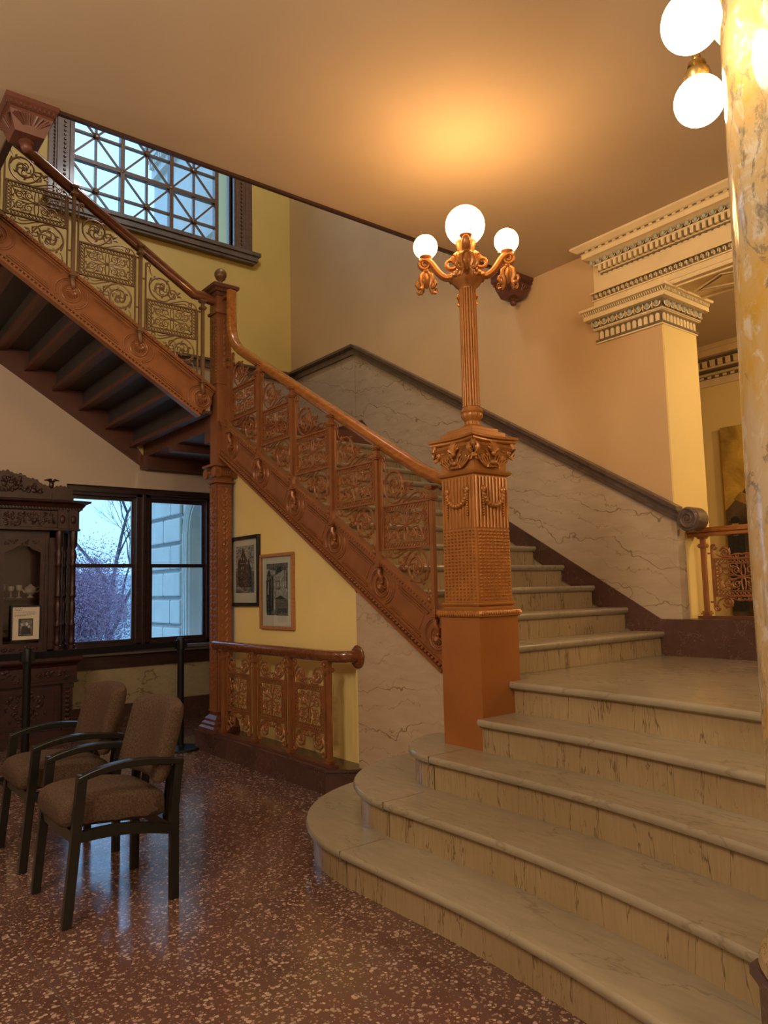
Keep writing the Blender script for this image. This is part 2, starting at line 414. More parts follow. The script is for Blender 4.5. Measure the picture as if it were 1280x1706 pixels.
# ---- mouldings helper: eggs / dentils / keys along Y on a plane facing -X
def entabl(mb, X, ya, yb, z0, s=1.0, body=True):
    """cornice profile facing -X, height .24*s from z0 to z0+.24*s ; materials 0 plaster,1 dark,2 egg"""
    p = [(0, 0), (-.02, 0), (-.02, .02), (-.045, .03), (-.045, .075), (-.07, .085), (-.085, .12), (-.12, .125), (-.12, .165), (-.14, .17), (-.15, .2), (-.19, .235), (-.19, .25), (0, .25)]
    return [(X+a*s, z0+b*s) for a, b in p]
# opening beam with cornice and key pattern
be = empty('opening_beam', (VX, 2.0, 3.5), 'cream moulded beam with dentils over the opening at the upper right', 'beam')
YE = 3.42
mb = MB()
mb.box((VX-.015, -3.9, 3.50), (VX+.46, 2.87, UP)); mb.box((VX-.015, 2.87, 3.50), (VX+.02, YE, CEIL-.001))
mb.box((VX-.022, -3.9, 3.53), (VX-.01, YE+.005, 3.575)); 
mb.box((VX-.035, -3.9, 3.575), (VX-.01, YE+.012, 3.585)); mb.box((VX-.045, -3.9, 3.635), (VX-.01, YE+.02, 3.645))
mb.build('architrave', 'plaster', be, ang=None)
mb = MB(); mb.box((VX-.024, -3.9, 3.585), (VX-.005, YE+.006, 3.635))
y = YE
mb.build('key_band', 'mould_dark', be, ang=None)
mb = MB()
y = YE-.01
while y > .4:
    mb.box((VX-.04, y-.030, 3.59), (VX-.02, y-.022, 3.63)); mb.box((VX-.04, y-.030, 3.622), (VX-.02, y-.008, 3.63))
    mb.box((VX-.04, y-.016, 3.602), (VX-.02, y-.008, 3.63)); y -= .040
mb.build('key_pattern', 'plaster', be, ang=None)
# mitred cornice: square-lathe style profile (returns to the wall at its end)
def cornice(mb, X0, Y1, prof, ylo=-3.9, mi=0):
    vs = []; 
    for p, z in prof: vs += [(X0-p, ylo, z), (X0-p, Y1+p, z), (X0+.05, Y1+p, z)]
    k = len(prof)
    fs = []
    for i in range(k-1):
        fs += [(i*3, i*3+1, (i+1)*3+1, (i+1)*3), (i*3+1, i*3+2, (i+1)*3+2, (i+1)*3+1)]
    mb.add(vs, fs, mi)
mb = MB()
cornice(mb, VX, YE-.10, [(0, 3.765), (.02, 3.765), (.025, 3.785), (.035, 3.79), (.035, 3.84), (.06, 3.845), (.065, 3.855)])
cornice(mb, VX, YE-.10, [(.06, 3.885), (.10, 3.90), (.125, 3.905), (.125, 3.94), (.135, 3.945)])
cornice(mb, VX, YE-.10, [(.14, 3.955), (.155, 3.96), (.19, 3.985), (.19, 4.005)])
mb.build('cornice', 'plaster', be, ang=None)
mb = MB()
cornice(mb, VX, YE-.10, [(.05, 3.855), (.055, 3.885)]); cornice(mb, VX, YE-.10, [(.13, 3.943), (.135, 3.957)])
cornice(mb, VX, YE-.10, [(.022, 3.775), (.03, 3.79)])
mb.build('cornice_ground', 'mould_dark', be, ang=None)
mb = MB(); y = YE-.08
while y > .3:
    mb.box((VX-.068, y-.028, 3.795), (VX-.03, y-.004, 3.842), 0)      # dentils
    mb.box((VX-.045, y-.004, 3.795), (VX-.033, y+.012, 3.842), 1)
    mb.ball((VX-.032, y-.01, 3.777), .010, 6, 4, 1)
    y -= .045
y = YE-.03
while y > .3:
    mb.ball((VX-.078, y, 3.872), .020, 8, 5, 2, (.8, .8, 1)); mb.tube([(VX-.07+.0, y+.024*cos(a), 3.876-.020*sin(a)) for a in [pi*i/6 for i in range(7)]], .004, 4, 0)
    mb.box((VX-.138, y-.016, 3.944), (VX-.128, y+.012, 3.956), 0)
    y -= .062
mb.build('dentils_and_eggs', ['plaster', 'mould_dark', 'egg'], be, ang=40)
# soffit panels
mb = MB()
mb.box((VX+.03, -3.8, 3.488), (VX+.05, 2.76, 3.50)); mb.box((VX+.41, -3.8, 3.488), (VX+.43, 2.76, 3.50))
y = 2.72
while y > .6:
    a, b = VX+.08, VX+.38; c = (a+b)/2
    for q in (0, .045):
        pts = [(c, y-q, 3.492), (a+q, y-.27, 3.492), (c, y-.54+q, 3.492), (b-q, y-.27, 3.492)]
        mb.tube(pts, .010, 4, 0, closed=True)
    for t in range(14):
        u = t/14.; mb.box((a+.02+u*.13-.005, y-.27+u*.24, 3.486), (a+.02+u*.13+.005, y-.27+u*.24+.012, 3.497), 1)
        mb.box((b-.02-u*.13-.005, y-.27-u*.24-.012, 3.486), (b-.02-u*.13+.005, y-.27-u*.24, 3.497), 1)
    y -= .60
mb.build('soffit_lozenges', ['plaster', 'mould_dark'], be, ang=None)

# pilaster capital
ca = empty('pilaster_capital', (VX, 2.87, 3.24), 'cream pilaster capital with pale green eggs under the opening beam', 'capital')
def capring(mb, prof, mi=0):
    # wraps face X=VX (Y 2.87..3.40), face Y=2.87 and the face X=5.38
    vs = []; k = len(prof)
    for p, z in prof: vs += [(VX+.02, 3.40+p, z), (VX-p, 3.40+p, z), (VX-p, 2.87-p, z), (VX+.46+p, 2.87-p, z), (VX+.46+p, 3.4, z)]
    fs = [(i*5+j, i*5+j+1, (i+1)*5+j+1, (i+1)*5+j) for i in range(k-1) for j in range(4)]
    mb.add(vs, fs, mi)
mb = MB()
capring(mb, [(0, 3.235), (.018, 3.235), (.018, 3.247), (.0, 3.247)])
capring(mb, [(.0, 3.335), (.03, 3.338), (.036, 3.35), (.036, 3.356), (0, 3.356)])
capring(mb, [(.03, 3.415), (.085, 3.42), (.085, 3.452), (.09, 3.455), (0, 3.455)])
capring(mb, [(.075, 3.482), (.108, 3.488), (.112, 3.505), (0, 3.505)])
mb.build('abacus', 'plaster', ca, ang=None)
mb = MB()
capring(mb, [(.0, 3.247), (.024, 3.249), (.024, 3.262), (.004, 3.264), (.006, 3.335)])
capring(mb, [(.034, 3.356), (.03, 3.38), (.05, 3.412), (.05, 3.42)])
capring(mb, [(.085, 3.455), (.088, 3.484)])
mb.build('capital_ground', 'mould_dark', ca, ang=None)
mb = MB()
def cap_el(f, n, w, kind):
    for i in range(n):
        t = (i+.5)*w
        if kind == 'arch':
            T = f; pts = [(t-.016, .0), (t+.016, .0), (t+.016, .045), (t+.011, .056), (t, .060), (t-.011, .056), (t-.016, .045)]
            b = MB(f); b.prism(pts, .004, .014); mb.add(b.v, b.f, 0)
        if kind == 'egg':
            b = MB(f); b.ball((t, .028, .012), .022, 8, 5, 0, (.8, 1, .8)); mb.add(b.v, b.f, 2)
            b = MB(f); b.tube([(t+.027*cos(a), .034-.030*sin(a), .012) for a in [pi*k/8 for k in range(9)]], .0055, 5); mb.add(b.v, b.f, 0)
            b = MB(f); b.box((t+w/2-.003, .0, .0), (t+w/2+.003, .05, .016)); mb.add(b.v, b.f, 0)
        if kind == 'leaf':
            b = MB(f); b.prism([(t-.006, 0), (t+.002, 0), (t+.010, .026), (t+.002, .026)], 0, .007); mb.add(b.v, b.f, 0)
        if kind == 'bead':
            b = MB(f); b.ball((t, 0, 0), .006, 6, 4); mb.add(b.v, b.f, 0)
Xf = lambda x, z: fr((x, 2.87-(VX-x), z), (0, 1, 0), (0, 0, 1), (-1, 0, 0))
Yf = lambda y, z: fr((VX-(2.87-y), y, z), (1, 0, 0), (0, 0, 1), (0, -1, 0))
cap_el(Xf(VX-.005, 3.266), 11, .0482, 'arch'); cap_el(Yf(2.865, 3.266), 10, .046, 'arch')
cap_el(Xf(VX-.035, 3.362), 8, .075, 'egg'); cap_el(Yf(2.835, 3.362), 7, .0755, 'egg')
cap_el(Xf(VX-.087, 3.456), 39, .0181, 'leaf'); cap_el(Yf(2.783, 3.456), 34, .0185, 'leaf')
cap_el(Xf(VX-.037, 3.346), 34, .0178, 'bead'); cap_el(Yf(2.833, 3.346), 30, .0178, 'bead')
mb.build('capital_ornament', ['plaster', 'mould_dark', 'egg'], ca, ang=40)

# cornice of the far room
mb = MB()
mb.box((8.05, -3, 3.90), (8.2, 5.9, 4.02)); mb.box((8.10, -3, 3.76), (8.2, 5.9, 3.86)); mb.box((8.17, -3, 3.58), (8.2, 5.9, 3.66)); mb.box((8.02, -3, 3.97), (8.2, 5.9, 4.02))
mb.box((8.12, -3, 3.86), (8.2, 5.9, 3.9), 1); mb.box((8.16, -3, 3.66), (8.2, 5.9, 3.70), 1); mb.box((8.12, -3, 3.74), (8.2, 5.9, 3.76), 1)
y = 5
while y > 2: mb.box((8.07, y, 3.78), (8.11, y+.05, 3.85), 0); mb.box((8.09, y+.05, 3.78), (8.105, y+.09, 3.85), 1); mb.box((8.15, y, 3.665), (8.165, y+.04, 3.69), 0); y -= .09
struct('trim_2', mb, ['plaster', 'mould_dark'], ang=None)

# ------------------------------------------------------------------ dado of the stair wall
SL = .168/.283
def nz_(y): return LAND+R*(1+(y-2.98)/.283)     # nosing line of the main flight
yk = 6.62
bt = lambda y: (4.115 if y > yk else 4.115-(yk-y)*.5845)
mb = MB()
mb.prism([(2.87, LAND), (WY, LAND), (WY, 4.06), (yk, 4.06), (2.87, bt(2.87)-.05)], VX-.03, VX, 0, 0)
mb.box((VX-.029, 2.835, LAND+.25), (VX+.07, 2.8699, bt(2.86)-.06))
struct('trim_3', mb, 'marble_wall', ang=None)
struct('trim_4', MB().box((2.86, WY-.03, MID), (VX-.03, WY, 4.06)), 'marble_wall', ang=None)
mb = MB()
for y, z in ((6.62, 4.05), (4.75, 2.93)): mb.box((VX-.0305, y-.0015, MID if y > 6.4 else nz_(y)+.1), (VX-.029, y+.0015, z))
struct('trim_12', mb, 'band', ang=None)
# moulded cap band
bd = empty('dado_cap', (VX, 5, 3), 'dark brown moulded marble cap climbing the stair wall and ending in a scroll', 'dado cap')
mb = MB()
def bandprof(d, lo, hi):
    ys = [(2.80, bt(2.80)), (yk, 4.115), (WY-.001, 4.115)]
    mb.prism([(y, z+lo) for y, z in ys]+[(y, z+hi) for y, z in ys[::-1]], VX-d, VX, 0, 0)
bandprof(.06, -.115, -.085); bandprof(.05, -.085, -.03); bandprof(.085, -.03, 0); bandprof(.07, -.042, -.03)
mb.box((2.9, WY-.06, 4.0), (VX-.03, WY, 4.03)); mb.box((2.9, WY-.05, 4.03), (VX-.03, WY, 4.085)); mb.box((2.9, WY-.085, 4.085), (VX-.03, WY, 4.115))
mb.build('cap_moulding', 'band', bd, ang=None)
mb = MB(fr((VX-.09, 2.80, 1.80), (0, 1, 0), (0, 0, 1), (1, 0, 0)))
mb.T = fr((VX-.09, 2.72, 1.785), (0, 1, 0), (0, 0, 1), (1, 0, 0))
mb.lathe([(.076, 0), (.085, .012), (.085, .13), (.076, .14)], (0, 0, 0), 28)
mb.T = fr((VX-.09, 2.72, 1.785), (0, 1, 0), (0, 0, 1), (-1, 0, 0))
mb.tube(spiral(0, 0, .072, .008, pi/2, 1.9, 30), taper(30, .014, .007), 6); mb.ball((0, 0, 0), .016)
mb.build('scroll', 'band', bd, ang=35)
# red skirting
mb = MB()
sk = lambda y: 1.096+(y-2.996)*.584
mb.prism([(2.87, LAND), (2.98, LAND), (6.4, MID), (WY, MID), (WY, MID+.2), (6.5, MID+.2), (6.3, sk(6.3)), (2.996, 1.096), (2.87, 1.096)], VX-.045, VX-.03, 0, 0)
mb.box((VX-.03, -1, LAND-.3), (VX+.46, 2.835, 1.096))
mb.box((VX-.045, -1, LAND), (VX-.03, 2.87, 1.096))
struct('baseboard_right', mb, 'marble_red', ang=None)
struct('baseboard_landing', MB().box((2.95, WY-.045, MID), (VX-.05, WY-.03, MID+.2)), 'marble_red', ang=None)

# ------------------------------------------------------------------ lower entrance steps
CX, CY = 3.01, 2.93
X0S = [2.03, 2.285, 2.585, 2.82, 3.075]
def bow(y):
    y = max(y, .9)
    return 0 if y > 2.4 else .13*((2.4-y)/1.2)**2
def step_outline(i, off=0):
    x0 = X0S[i]-off; pts = []
    ys = [-1, .5, .9]+[.9+.1*k for k in range(1, 16)]
    if i <= 2:
        r = CX-x0
        for y in ys: pts.append((x0-bow(y), y))
        for y in (2.6, 2.8): pts.append((x0, y))
        nn = 24
        for k in range(nn+1):
            a = pi-(pi/2+.04)*k/nn; pts.append((CX+r*cos(a), CY+r*sin(a)))
        last = pts[-1]
        pts = [p for p in pts if p[0] <= 3.05]
        pts += [(3.05, last[1]), (3.05, 3.12), (VX, 3.12), (VX, -1)]
    else:
        for y in ys: pts.append((x0-bow(y), y))
        ye = 2.808
        pts += [(x0, 2.6), (x0, ye), (3.17, ye), (3.17, 3.0), (VX-.03, 3.0), (VX-.03, -1)]
    return pts
es = empty('entrance_steps', (2.6, 1.5, 0), 'five broad curved veined marble steps rising from the terrazzo floor', 'steps')
for i in range(5):
    z = (i+1)*R
    nm = 'step' if i < 4 else 'landing'
    mb = MB(); mb.prism(step_outline(i, -.03), z-R-(.02 if i else 0), z-.03)
    st = mb.build(nm, 'riser', es, ang=30)
    mb = MB()
    # tread with a rounded nosing: stacked outlines
    levels = [(-.022, z-.045), (-.012, z-.042), (-.008, z-.036), (.004, z-.033), (.009, z-.022), (.008, z-.009), (.001, z)]
    rings = [step_outline(i, o) for o, _ in levels]; n = len(rings[0])
    if all(len(r) == n for r in rings):
        vs = [(p[0], p[1], zz) for r, (o, zz) in zip(rings, levels) for p in r]
        fs = [list(range(n))[::-1], [(len(levels)-1)*n+j for j in range(n)]]
        fs += [(k*n+j, k*n+(j+1) % n, (k+1)*n+(j+1) % n, (k+1)*n+j) for k in range(len(levels)-1) for j in range(n)]
        mb.add(vs, fs)
    else:
        for (o, zz), (o2, z2) in zip(levels[:-1], levels[1:]): mb.prism(step_outline(i, max(o, o2)), zz, z2)
    mb.build('tread', 'tread', st, ang=50)
    if i < 3:   # joint line where the rounded end slab meets the straight one
        x0 = X0S[i]
        mb = MB(); mb.box((x0-.012, 2.925, z-.046), (x0+.25, 2.929, z+.0006)); mb.box((x0+.026, 2.925, z-R), (x0+.032, 2.929, z-.04))
        mb.build('slab_joint', 'mould_dark', st, ang=None)

# ------------------------------------------------------------------ main flight
mf = empty('marble_stair_flight', (4, 3, LAND), 'straight marble stair flight climbing along the wall from the landing', 'staircase')
LO = lambda y: 2.457+(y-5.925)*.575         # underside line at the outer string
for k in range(1, 13):
    y0 = 2.98+.283*(k-1); z = LAND+R*k
    mb = MB(); mb.prism([(y0+.025, z-R-.0), (y0+.283+.03, z-R), (y0+.283+.03, z-.03), (y0+.025, z-.03)], 3.055, VX-.045, 0, 0)
    s_ = mb.build('step', 'riser', mf, ang=None)
    mb = MB()
    mb.prism([(y0+.022, z-.045), (y0+.008, z-.043), (y0, z-.032), (y0-.008, z-.022), (y0-.008, z-.008), (y0, z), (y0+.31, z), (y0+.31, z-.03), (y0+.022, z-.03)], 3.055, VX-.045, 0, 0)
    mb.build('tread', 'tread', s_, ang=50)
mb = MB()
mb.prism([(3.05, LAND-.05), (3.3, LAND-.05), (6.4, MID-.2), (6.4, MID-.34), (3.05, .75)], 3.08, VX-.05, 0, 0)
mb.build('underside', 'cream_wall', mf, ang=None)
struct('trim_5', MB().box((3.0, 6.376, MID-.16), (VX-.03, WY-.001, MID)), 'iron_dark', ang=None)   # half landing
mb = MB()
mb.box((2.95, 6.20, MID-.30), (VX-.05, 6.36, MID-.02)); mb.box((2.95, 7.1, MID-.24), (VX-.05, 7.2, MID-.155)); mb.box((2.95, 7.9, MID-.30), (VX-.05, 8.0, MID-.155))
struct('trim_6', mb, 'iron_dark', ang=None)

# wall below the flight
mb = MB(); mb.prism([(3.10, 0), (4.17, 0), (4.17, LO(4.17)), (3.10, LO(3.10))], 3.05, 3.25, 0, 0)
struct('wall_stair_marble', mb, 'marble_under', ang=None)
mb = MB(); mb.prism([(3.10, LO(3.10)-.012), (4.17, LO(4.17)-.012), (4.17, LO(4.17)), (3.10, LO(3.10))], 3.042, 3.06, 0, 0)
struct('trim_11', mb, 'paper', ang=None)
mb = MB(); mb.prism([(4.17, 0), (6.32, 0), (6.32, LO(5.95)-.06), (5.95, LO(5.95)-.04), (4.17, LO(4.17)-.03)], 3.12, 3.25, 0, 0)
struct('wall_stair_yellow', mb, 'yellow', ang=None)
struct('trim_7', MB().box((3.06, 4.165, .2), (3.13, 4.20, LO(4.17)-.02)), 'yellow', ang=None)
# picture rail
pr = empty('picture_rail', (3.1, 5, 1.9), 'thin sloping brass picture rail with hooks below the stair string', 'rail')
mb = MB(); mb.tube([(3.105, 4.2, LO(4.2)-.03), (3.105, 5.7, LO(5.7)-.03)], .006, 6)
mb.build('rod', 'brass', pr)
for y in (4.75, 5.25):
    MB().tube([(3.115, y, LO(y)-.03), (3.095, y, LO(y)-.045), (3.10, y, LO(y)-.075)], .005, 5).build('hook', 'iron_dark', pr)
mb = MB(); mb.box((3.03, 4.12, 1.37), (3.12, 4.19, 1.43)); mb.lathe([(.0, 0), (.012, .0), (.02, .02), (.02, .04), (.0, .04)], (3.05, 4.15, 1.335), 10)
mb.build('end_block', 'iron', pr, ang=35)

# ------------------------------------------------------------------ iron ornament panels
def leaflet(mb, x, y, a, l, w):
    w *= 1.15
    pts = [(x, y, 0), (x+cos(a)*l*.5-sin(a)*w*.3, y+sin(a)*l*.5+cos(a)*w*.3, 0), (x+cos(a)*l, y+sin(a)*l, 0)]
    mb.tube(pts, [w*.45, w*.55, w*.08], 5)
def rosette(mb, x, y, r):
    for i in range(6):
        a = 2*pi*i/6; mb.ball((x+cos(a)*r*.6, y+sin(a)*r*.6, .002), r*.42, 6, 4)
    mb.ball((x, y, .006), r*.4, 6, 4)
def scroll(mb, cx, cy, r0, a0, turns, w=.0075, leaf=True, ros=0):
    n = 26; pts = spiral(cx, cy, r0, r0*.22, a0, turns, n)
    mb.tube(pts, taper(n, w, w*.7), 5)
    if leaf:
        sg = 1 if turns > 0 else -1
        for i in range(2, n-9, 3):
            p = Vector(pts[i]); t = (Vector(pts[i+1])-Vector(pts[i-1])).normalized()
            a = math.atan2(t.y, t.x)
            leaflet(mb, p.x, p.y, a-sg*.7, r0*.32, w*1.5)
            leaflet(mb, p.x, p.y, a+sg*.8, r0*.34, w*1.2)
    if ros:
        rosette(mb, cx, cy, ros)
        for i in range(5):
            a = a0+2*pi*i/5; mb.tube(bez((cx+cos(a)*ros, cy+sin(a)*ros), (cx+cos(a)*r0*.5, cy+sin(a)*r0*.5), (cx+cos(a+.5)*r0*.62, cy+sin(a+.5)*r0*.62), (cx+cos(a+1.0)*r0*.5, cy+sin(a+1.0)*r0*.5), 6), taper(6, w*.6, w*.5), 5)
def centre_rect(f, w, h):
    """frame + lattice border + inner tracery; w,h half sizes"""
    a = MB(f)
    for s in (-1, 1):
        a.box((-w-.012, s*h-.006, -.009), (w+.012, s*h+.006, .010)); a.box((s*w-.006, -h, -.008), (s*w+.006, h, .009))
    bw = .036; wi, hi = w-bw, h-bw
    for s in (-1, 1):
        a.box((-wi, s*hi-.003, -.005), (wi, s*hi+.003, .007)); a.box((s*wi-.003, -hi, -.005), (s*wi+.003, hi, .007))
    lat = MB(f)
    def strip(x0, x1, yc, vert=False):
        n = max(2, int(abs(x1-x0)/.026)); d = (x1-x0)/n; q = bw/2-.003
        for i in range(n):
            for s in (-1, 1):
                p, r_ = (x0+d*i, yc-s*q, 0), (x0+d*(i+1), yc+s*q, 0)
                if vert: p, r_ = (p[1], p[0], 0), (r_[1], r_[0], 0)
                lat.tube([p, r_], .0038, 4)
            c = (x0+d*(i+.5), yc, .002) if not vert else (yc, x0+d*(i+.5), .002)
            lat.ball(c, .0065, 5, 4)
    for s in (-1, 1):
        strip(-w, w, s*(h-bw/2)); strip(-hi, hi, s*(w-bw/2), True)
    tr = MB(f)
    for sx in (-1, 1):
        for sy in (-1, 1):
            def P(pts): return [(x*sx, y*sy, z) for x, y, z in pts]
            def S(cx, cy, r0, a0, tn, wd=.0055):
                n = 18; pts = P(spiral(cx, cy, r0, r0*.25, a0, tn, n)); tr.tube(pts, taper(n, wd, wd*.7), 5)
            W_, H_ = wi, hi
            S(W_*.30, H_*.50, H_*.34, -pi/2, 1.5); S(W_*.68, H_*.42, H_*.30, pi, -1.4); S(W_*.55, H_*.78, H_*.16, -pi/2, 1.2, .004)
            tr.tube(P(bez((0, 0), (W_*.12, H_*.1), (W_*.1, H_*.5), (W_*.05, H_*.92), 8)), .005, 5)
            tr.tube(P(bez((W_*.02, H_*.05), (W_*.25, 0), (W_*.3, H_*.25), (W_*.62, H_*.08), 8)), .005, 5)
            tr.tube(P(bez((W_*.62, H_*.1), (W_*.8, 0), (W_*.85, H_*.6), (W_*.97, H_*.95), 8)), .004, 5)
            tr.tube(P(bez((W_*.97, H_*.25), (W_*.85, H_*.3), (W_*.9, H_*.6), (W_*.8, H_*.7), 6)), .0045, 5)
            for (lx, ly, la) in ((.2, .8, .8), (.45, .18, .3), (.82, .55, 1.2), (.5, .55, 2.2), (.15, .3, 1.0), (.88, .15, .2), (.38, .85, -.4), (.66, .66, .3)):
                p = P([(W_*lx, H_*ly, 0), (W_*lx+cos(la)*.018, H_*ly+sin(la)*.018, .003), (W_*lx+cos(la)*.028, H_*ly+sin(la)*.028, 0)])
                tr.tube(p, [.003, .006, .001], 5)
    rosette(tr, 0, 0, .016)
    return a, lat, tr
def stair_half(mb, W_, H_, sg, bar=.475):
    """raking scroll work above the high end of the panel; sg=-1 rotates it by 180 degrees"""
    T0 = mb.T; mb.T = (lambda p: T0((p[0]*sg, p[1]*sg, p[2])))
    x0 = -W_-.016
    mb.box((x0-.006, -H_, -.007), (x0+.006, bar-.03, .008))
    mb.tube(spiral(x0+.022, bar-.03, .024, .007, pi, -1.2, 14), taper(14, .008, .006), 6)
    mb.tube(bez((x0+.03, bar-.05), (x0+.05, bar-.09), (x0+.02, bar-.07), (x0+.055, bar-.12), 8), taper(8, .006, .004), 5)
    scroll(mb, -W_*.46, H_+.125, .103, pi*.95, -1.55, .0095, True, .020)
    mb.tube(bez((-W_*.85, H_+.20), (-W_*1.0, H_+.12), (-W_*.95, H_+.05), (-W_*.55, H_+.012), 10), .0075, 5)
    mb.tube(bez((-W_*.55, H_+.014), (-W_*.2, H_+.0), (0, H_+.06), (W_*.14, H_+.115), 10), .007, 5)
    scroll(mb, W_*.02, H_+.085, .052, pi*.1, 1.4, .0065, True)
    leaflet(mb, W_*.20, H_+.10, .6, .045, .018); leaflet(mb, W_*.22, H_+.085, -.2, .04, .014)
    mb.tube(bez((-W_*.1, H_+.01), (W_*.25, H_+.03), (W_*.5, H_+.085), (W_*.75, H_+.045), 10), .006, 5)
    mb.tube(bez((0, H_+.006), (W_*.3, H_+.012), (W_*.5, H_+.05), (W_*.6, H_+.02), 10), .005, 5)
    scroll(mb, W_*.74, H_+.030, .024, pi/2, -1.3, .0055, False)
    mb.tube(bez((W_*.78, H_+.055), (W_*.95, H_+.05), (W_*1.0, H_+.03), (W_*1.04, H_+.004), 8), .005, 5)
    mb.box((x0-.035, H_+.17, -.004), (x0, H_+.182, .004)); mb.box((x0-.035, -H_-.0, -.004), (x0, -H_+.012, .004))
    mb.T = T0
def stair_panel(f, parent, mat, W_=.215, H_=.138):
    a, lat, tr = centre_rect(f, W_, H_)
    p = a.build('ornamental_panel', mat, parent, ang=None)
    lat.build('lattice_border', mat, p); tr.build('tracery', mat, p)
    u = MB(f); stair_half(u, W_, H_, 1); u.build('upper_scroll', mat, p)
    l = MB(f); stair_half(l, W_, H_, -1); l.build('lower_scroll', mat, p)
    return p
def flat_half(mb, W_, H_, sy, bar):
    T0 = mb.T
    for sx in (-1, 1):
        mb.T = (lambda p, sx=sx: T0((p[0]*sx, p[1]*sy, p[2])))
        x0 = -W_-.014
        mb.box((x0-.006, 0, -.007), (x0+.006, H_+bar-.02, .008))
        mb.tube(spiral(x0+.020, H_+bar-.02, .022, .007, pi, -1.2, 14), taper(14, .009, .006), 6)
        scroll(mb, -W_*.58, H_+bar*.40, min(.062, bar*.40), pi*.9, -1.6, .0075, True, .012)
        mb.tube(bez((-W_*.98, H_+bar*.6), (-W_*.95, H_+bar*.1), (-W_*.6, H_+.01), (-W_*.3, H_+.01), 8), .006, 5)
        mb.tube(bez((-W_*.5, H_+.01), (-W_*.3, H_+.03), (-W_*.1, H_+bar*.38), (0, H_+bar*.22), 8), .006, 5)
        scroll(mb, -W_*.16, H_+bar*.15, bar*.15, pi*.2, 1.3, .0055, True)
        mb.box((x0-.03, H_+bar*.35, -.004), (x0, H_+bar*.35+.012, .004))
    mb.T = T0
def flat_panel(f, parent, mat, W_, H_, bar=.15):
    a, lat, tr = centre_rect(f, W_, H_)
    p = a.build('ornamental_panel', mat, parent, ang=None)
    lat.build('lattice_border', mat, p); tr.build('tracery', mat, p)
    u = MB(f); flat_half(u, W_, H_, 1, bar); u.build('upper_scroll', mat, p)
    l = MB(f); flat_half(l, W_, H_, -1, bar); l.build('lower_scroll', mat, p)
    return p
def dup_part(src, d, parent):
    c = copy_tree(src, parent); c.location = Vector(src.location)+Vector(d); return c
def baluster(f, h, mat, parent, drop=True, w=.017):
    """f: local frame, origin at foot, y up"""
    b = MB(f)
    b.box((-w*.8, .0, -w*.8), (w*.8, h, w*.8))
    for s in (-1, 1):
        for k in range(int(h/.022)): b.ball((s*0, .05+k*.021, -w*.9), .005, 5, 3) if s > 0 and .05+k*.021 < h-.1 else None
    for y, e in ((h-.085, .006), (h-.075, .012), (h-.065, .006), (h-.02, .008), (h-.01, .014), (.0, .004), (.012, .013), (.024, .006)):
        b.box((-w-e, y, -w-e), (w+e, y+.010, w+e))
    if drop:
        b.tube([(0, 0, 0), (0, -.03, .004), (.012, -.06, -.006), (.012, -.085, -.012)], [w*1.1, w*1.0, w*1.15, w*.6], 8)
    return b.build('baluster', mat, parent, ang=40)

def rosette_shell(mb, x, y, r):
    n = 20
    mb.tube([(x+r*cos(2*pi*i/n), y+r*sin(2*pi*i/n), .004) for i in range(n)], .0075, 6, closed=True)
    mb.tube([(x+r*.78*cos(2*pi*i/n), y+r*.78*sin(2*pi*i/n), .002) for i in range(n)], .004, 5, closed=True)
    mb.lathe([(r*1.35, -.004), (r*1.35, .002), (r*1.28, .003)], (x, y, 0), 24)
    for i in range(9):
        a = -pi/2+(i-4)*.38
        mb.tube([(x+.1*r*cos(a), y+r*.25+.1*r*sin(a), .018), (x+r*.35*cos(a), y+r*.25+r*.45*sin(a), .026), (x+r*.62*cos(a), y+r*.15+r*.72*sin(a), .010)], [r*.06, r*.09, r*.09], 5)
    mb.ball((x, y+r*.35, .014), r*.2, 8, 5)

def string_board(f, L_, hv, ros, parent, mats, nm='string'):
    """f: (along slope, perpendicular in plane, outward); hv = perpendicular depth; ros: list of distances"""
    b = MB(f); b.box((0, -hv, -.05), (L_, 0, 0)); s_ = b.build(nm, mats[0], parent, ang=None)
    b = MB(f)
    b.box((0, -.024, 0), (L_, .004, .028)); b.box((0, -.040, 0), (L_, -.028, .014)); b.box((0, -hv-.004, 0), (L_, -hv+.014, .03)); b.box((0, -hv+.036, 0), (L_, -hv+.044, .016))
    k = .012
    while k < L_: b.ball((k, -.012, .029), .0085, 5, 4); k += .030
    k = .015
    while k < L_: b.ball((k, -hv+.026, .012), .011, 6, 4, 0, (1.3, .9, 1)); k += .034
    b.build('string_moulding', mats[0], s_, ang=40)
    for q in ros:
        b = MB(f); rosette_shell(b, q, -hv*.50, hv*.235); b.build('shell_rosette', mats[0], s_, ang=40)
    # recessed panel frames between rosettes
    b = MB(f); r = hv*.235*1.5
    rs = sorted(ros)
    for q0, q1 in zip(rs[:-1], rs[1:]):
        a, c = q0+r+.015, q1-r-.015
        for y in (-.062, -hv+.066): b.box((a+.02, y-.004, 0), (c-.02, y+.004, .010))
        for y in (-.076, -hv+.080): b.box((a+.03, y-.002, 0), (c-.03, y+.002, .006))
        for (xc, s) in ((q0, 1), (q1, -1)):
            n = 10; b.tube([(xc+s*r*1.22*cos(t), -hv*.5+r*1.05*sin(t), .002) for t in [-.85+1.7*i/(n-1) for i in range(n)]], .006, 5)
            b.tube([(xc+s*r*1.08*cos(t), -hv*.5+r*.92*sin(t), .002) for t in [-.85+1.7*i/(n-1) for i in range(n)]], .003, 5)
        b.box((a+.05, -hv+.095, 0), (c-.05, -.092, .003))
    b.build('panel_mouldings', mats[0], s_, ang=40)
    return s_

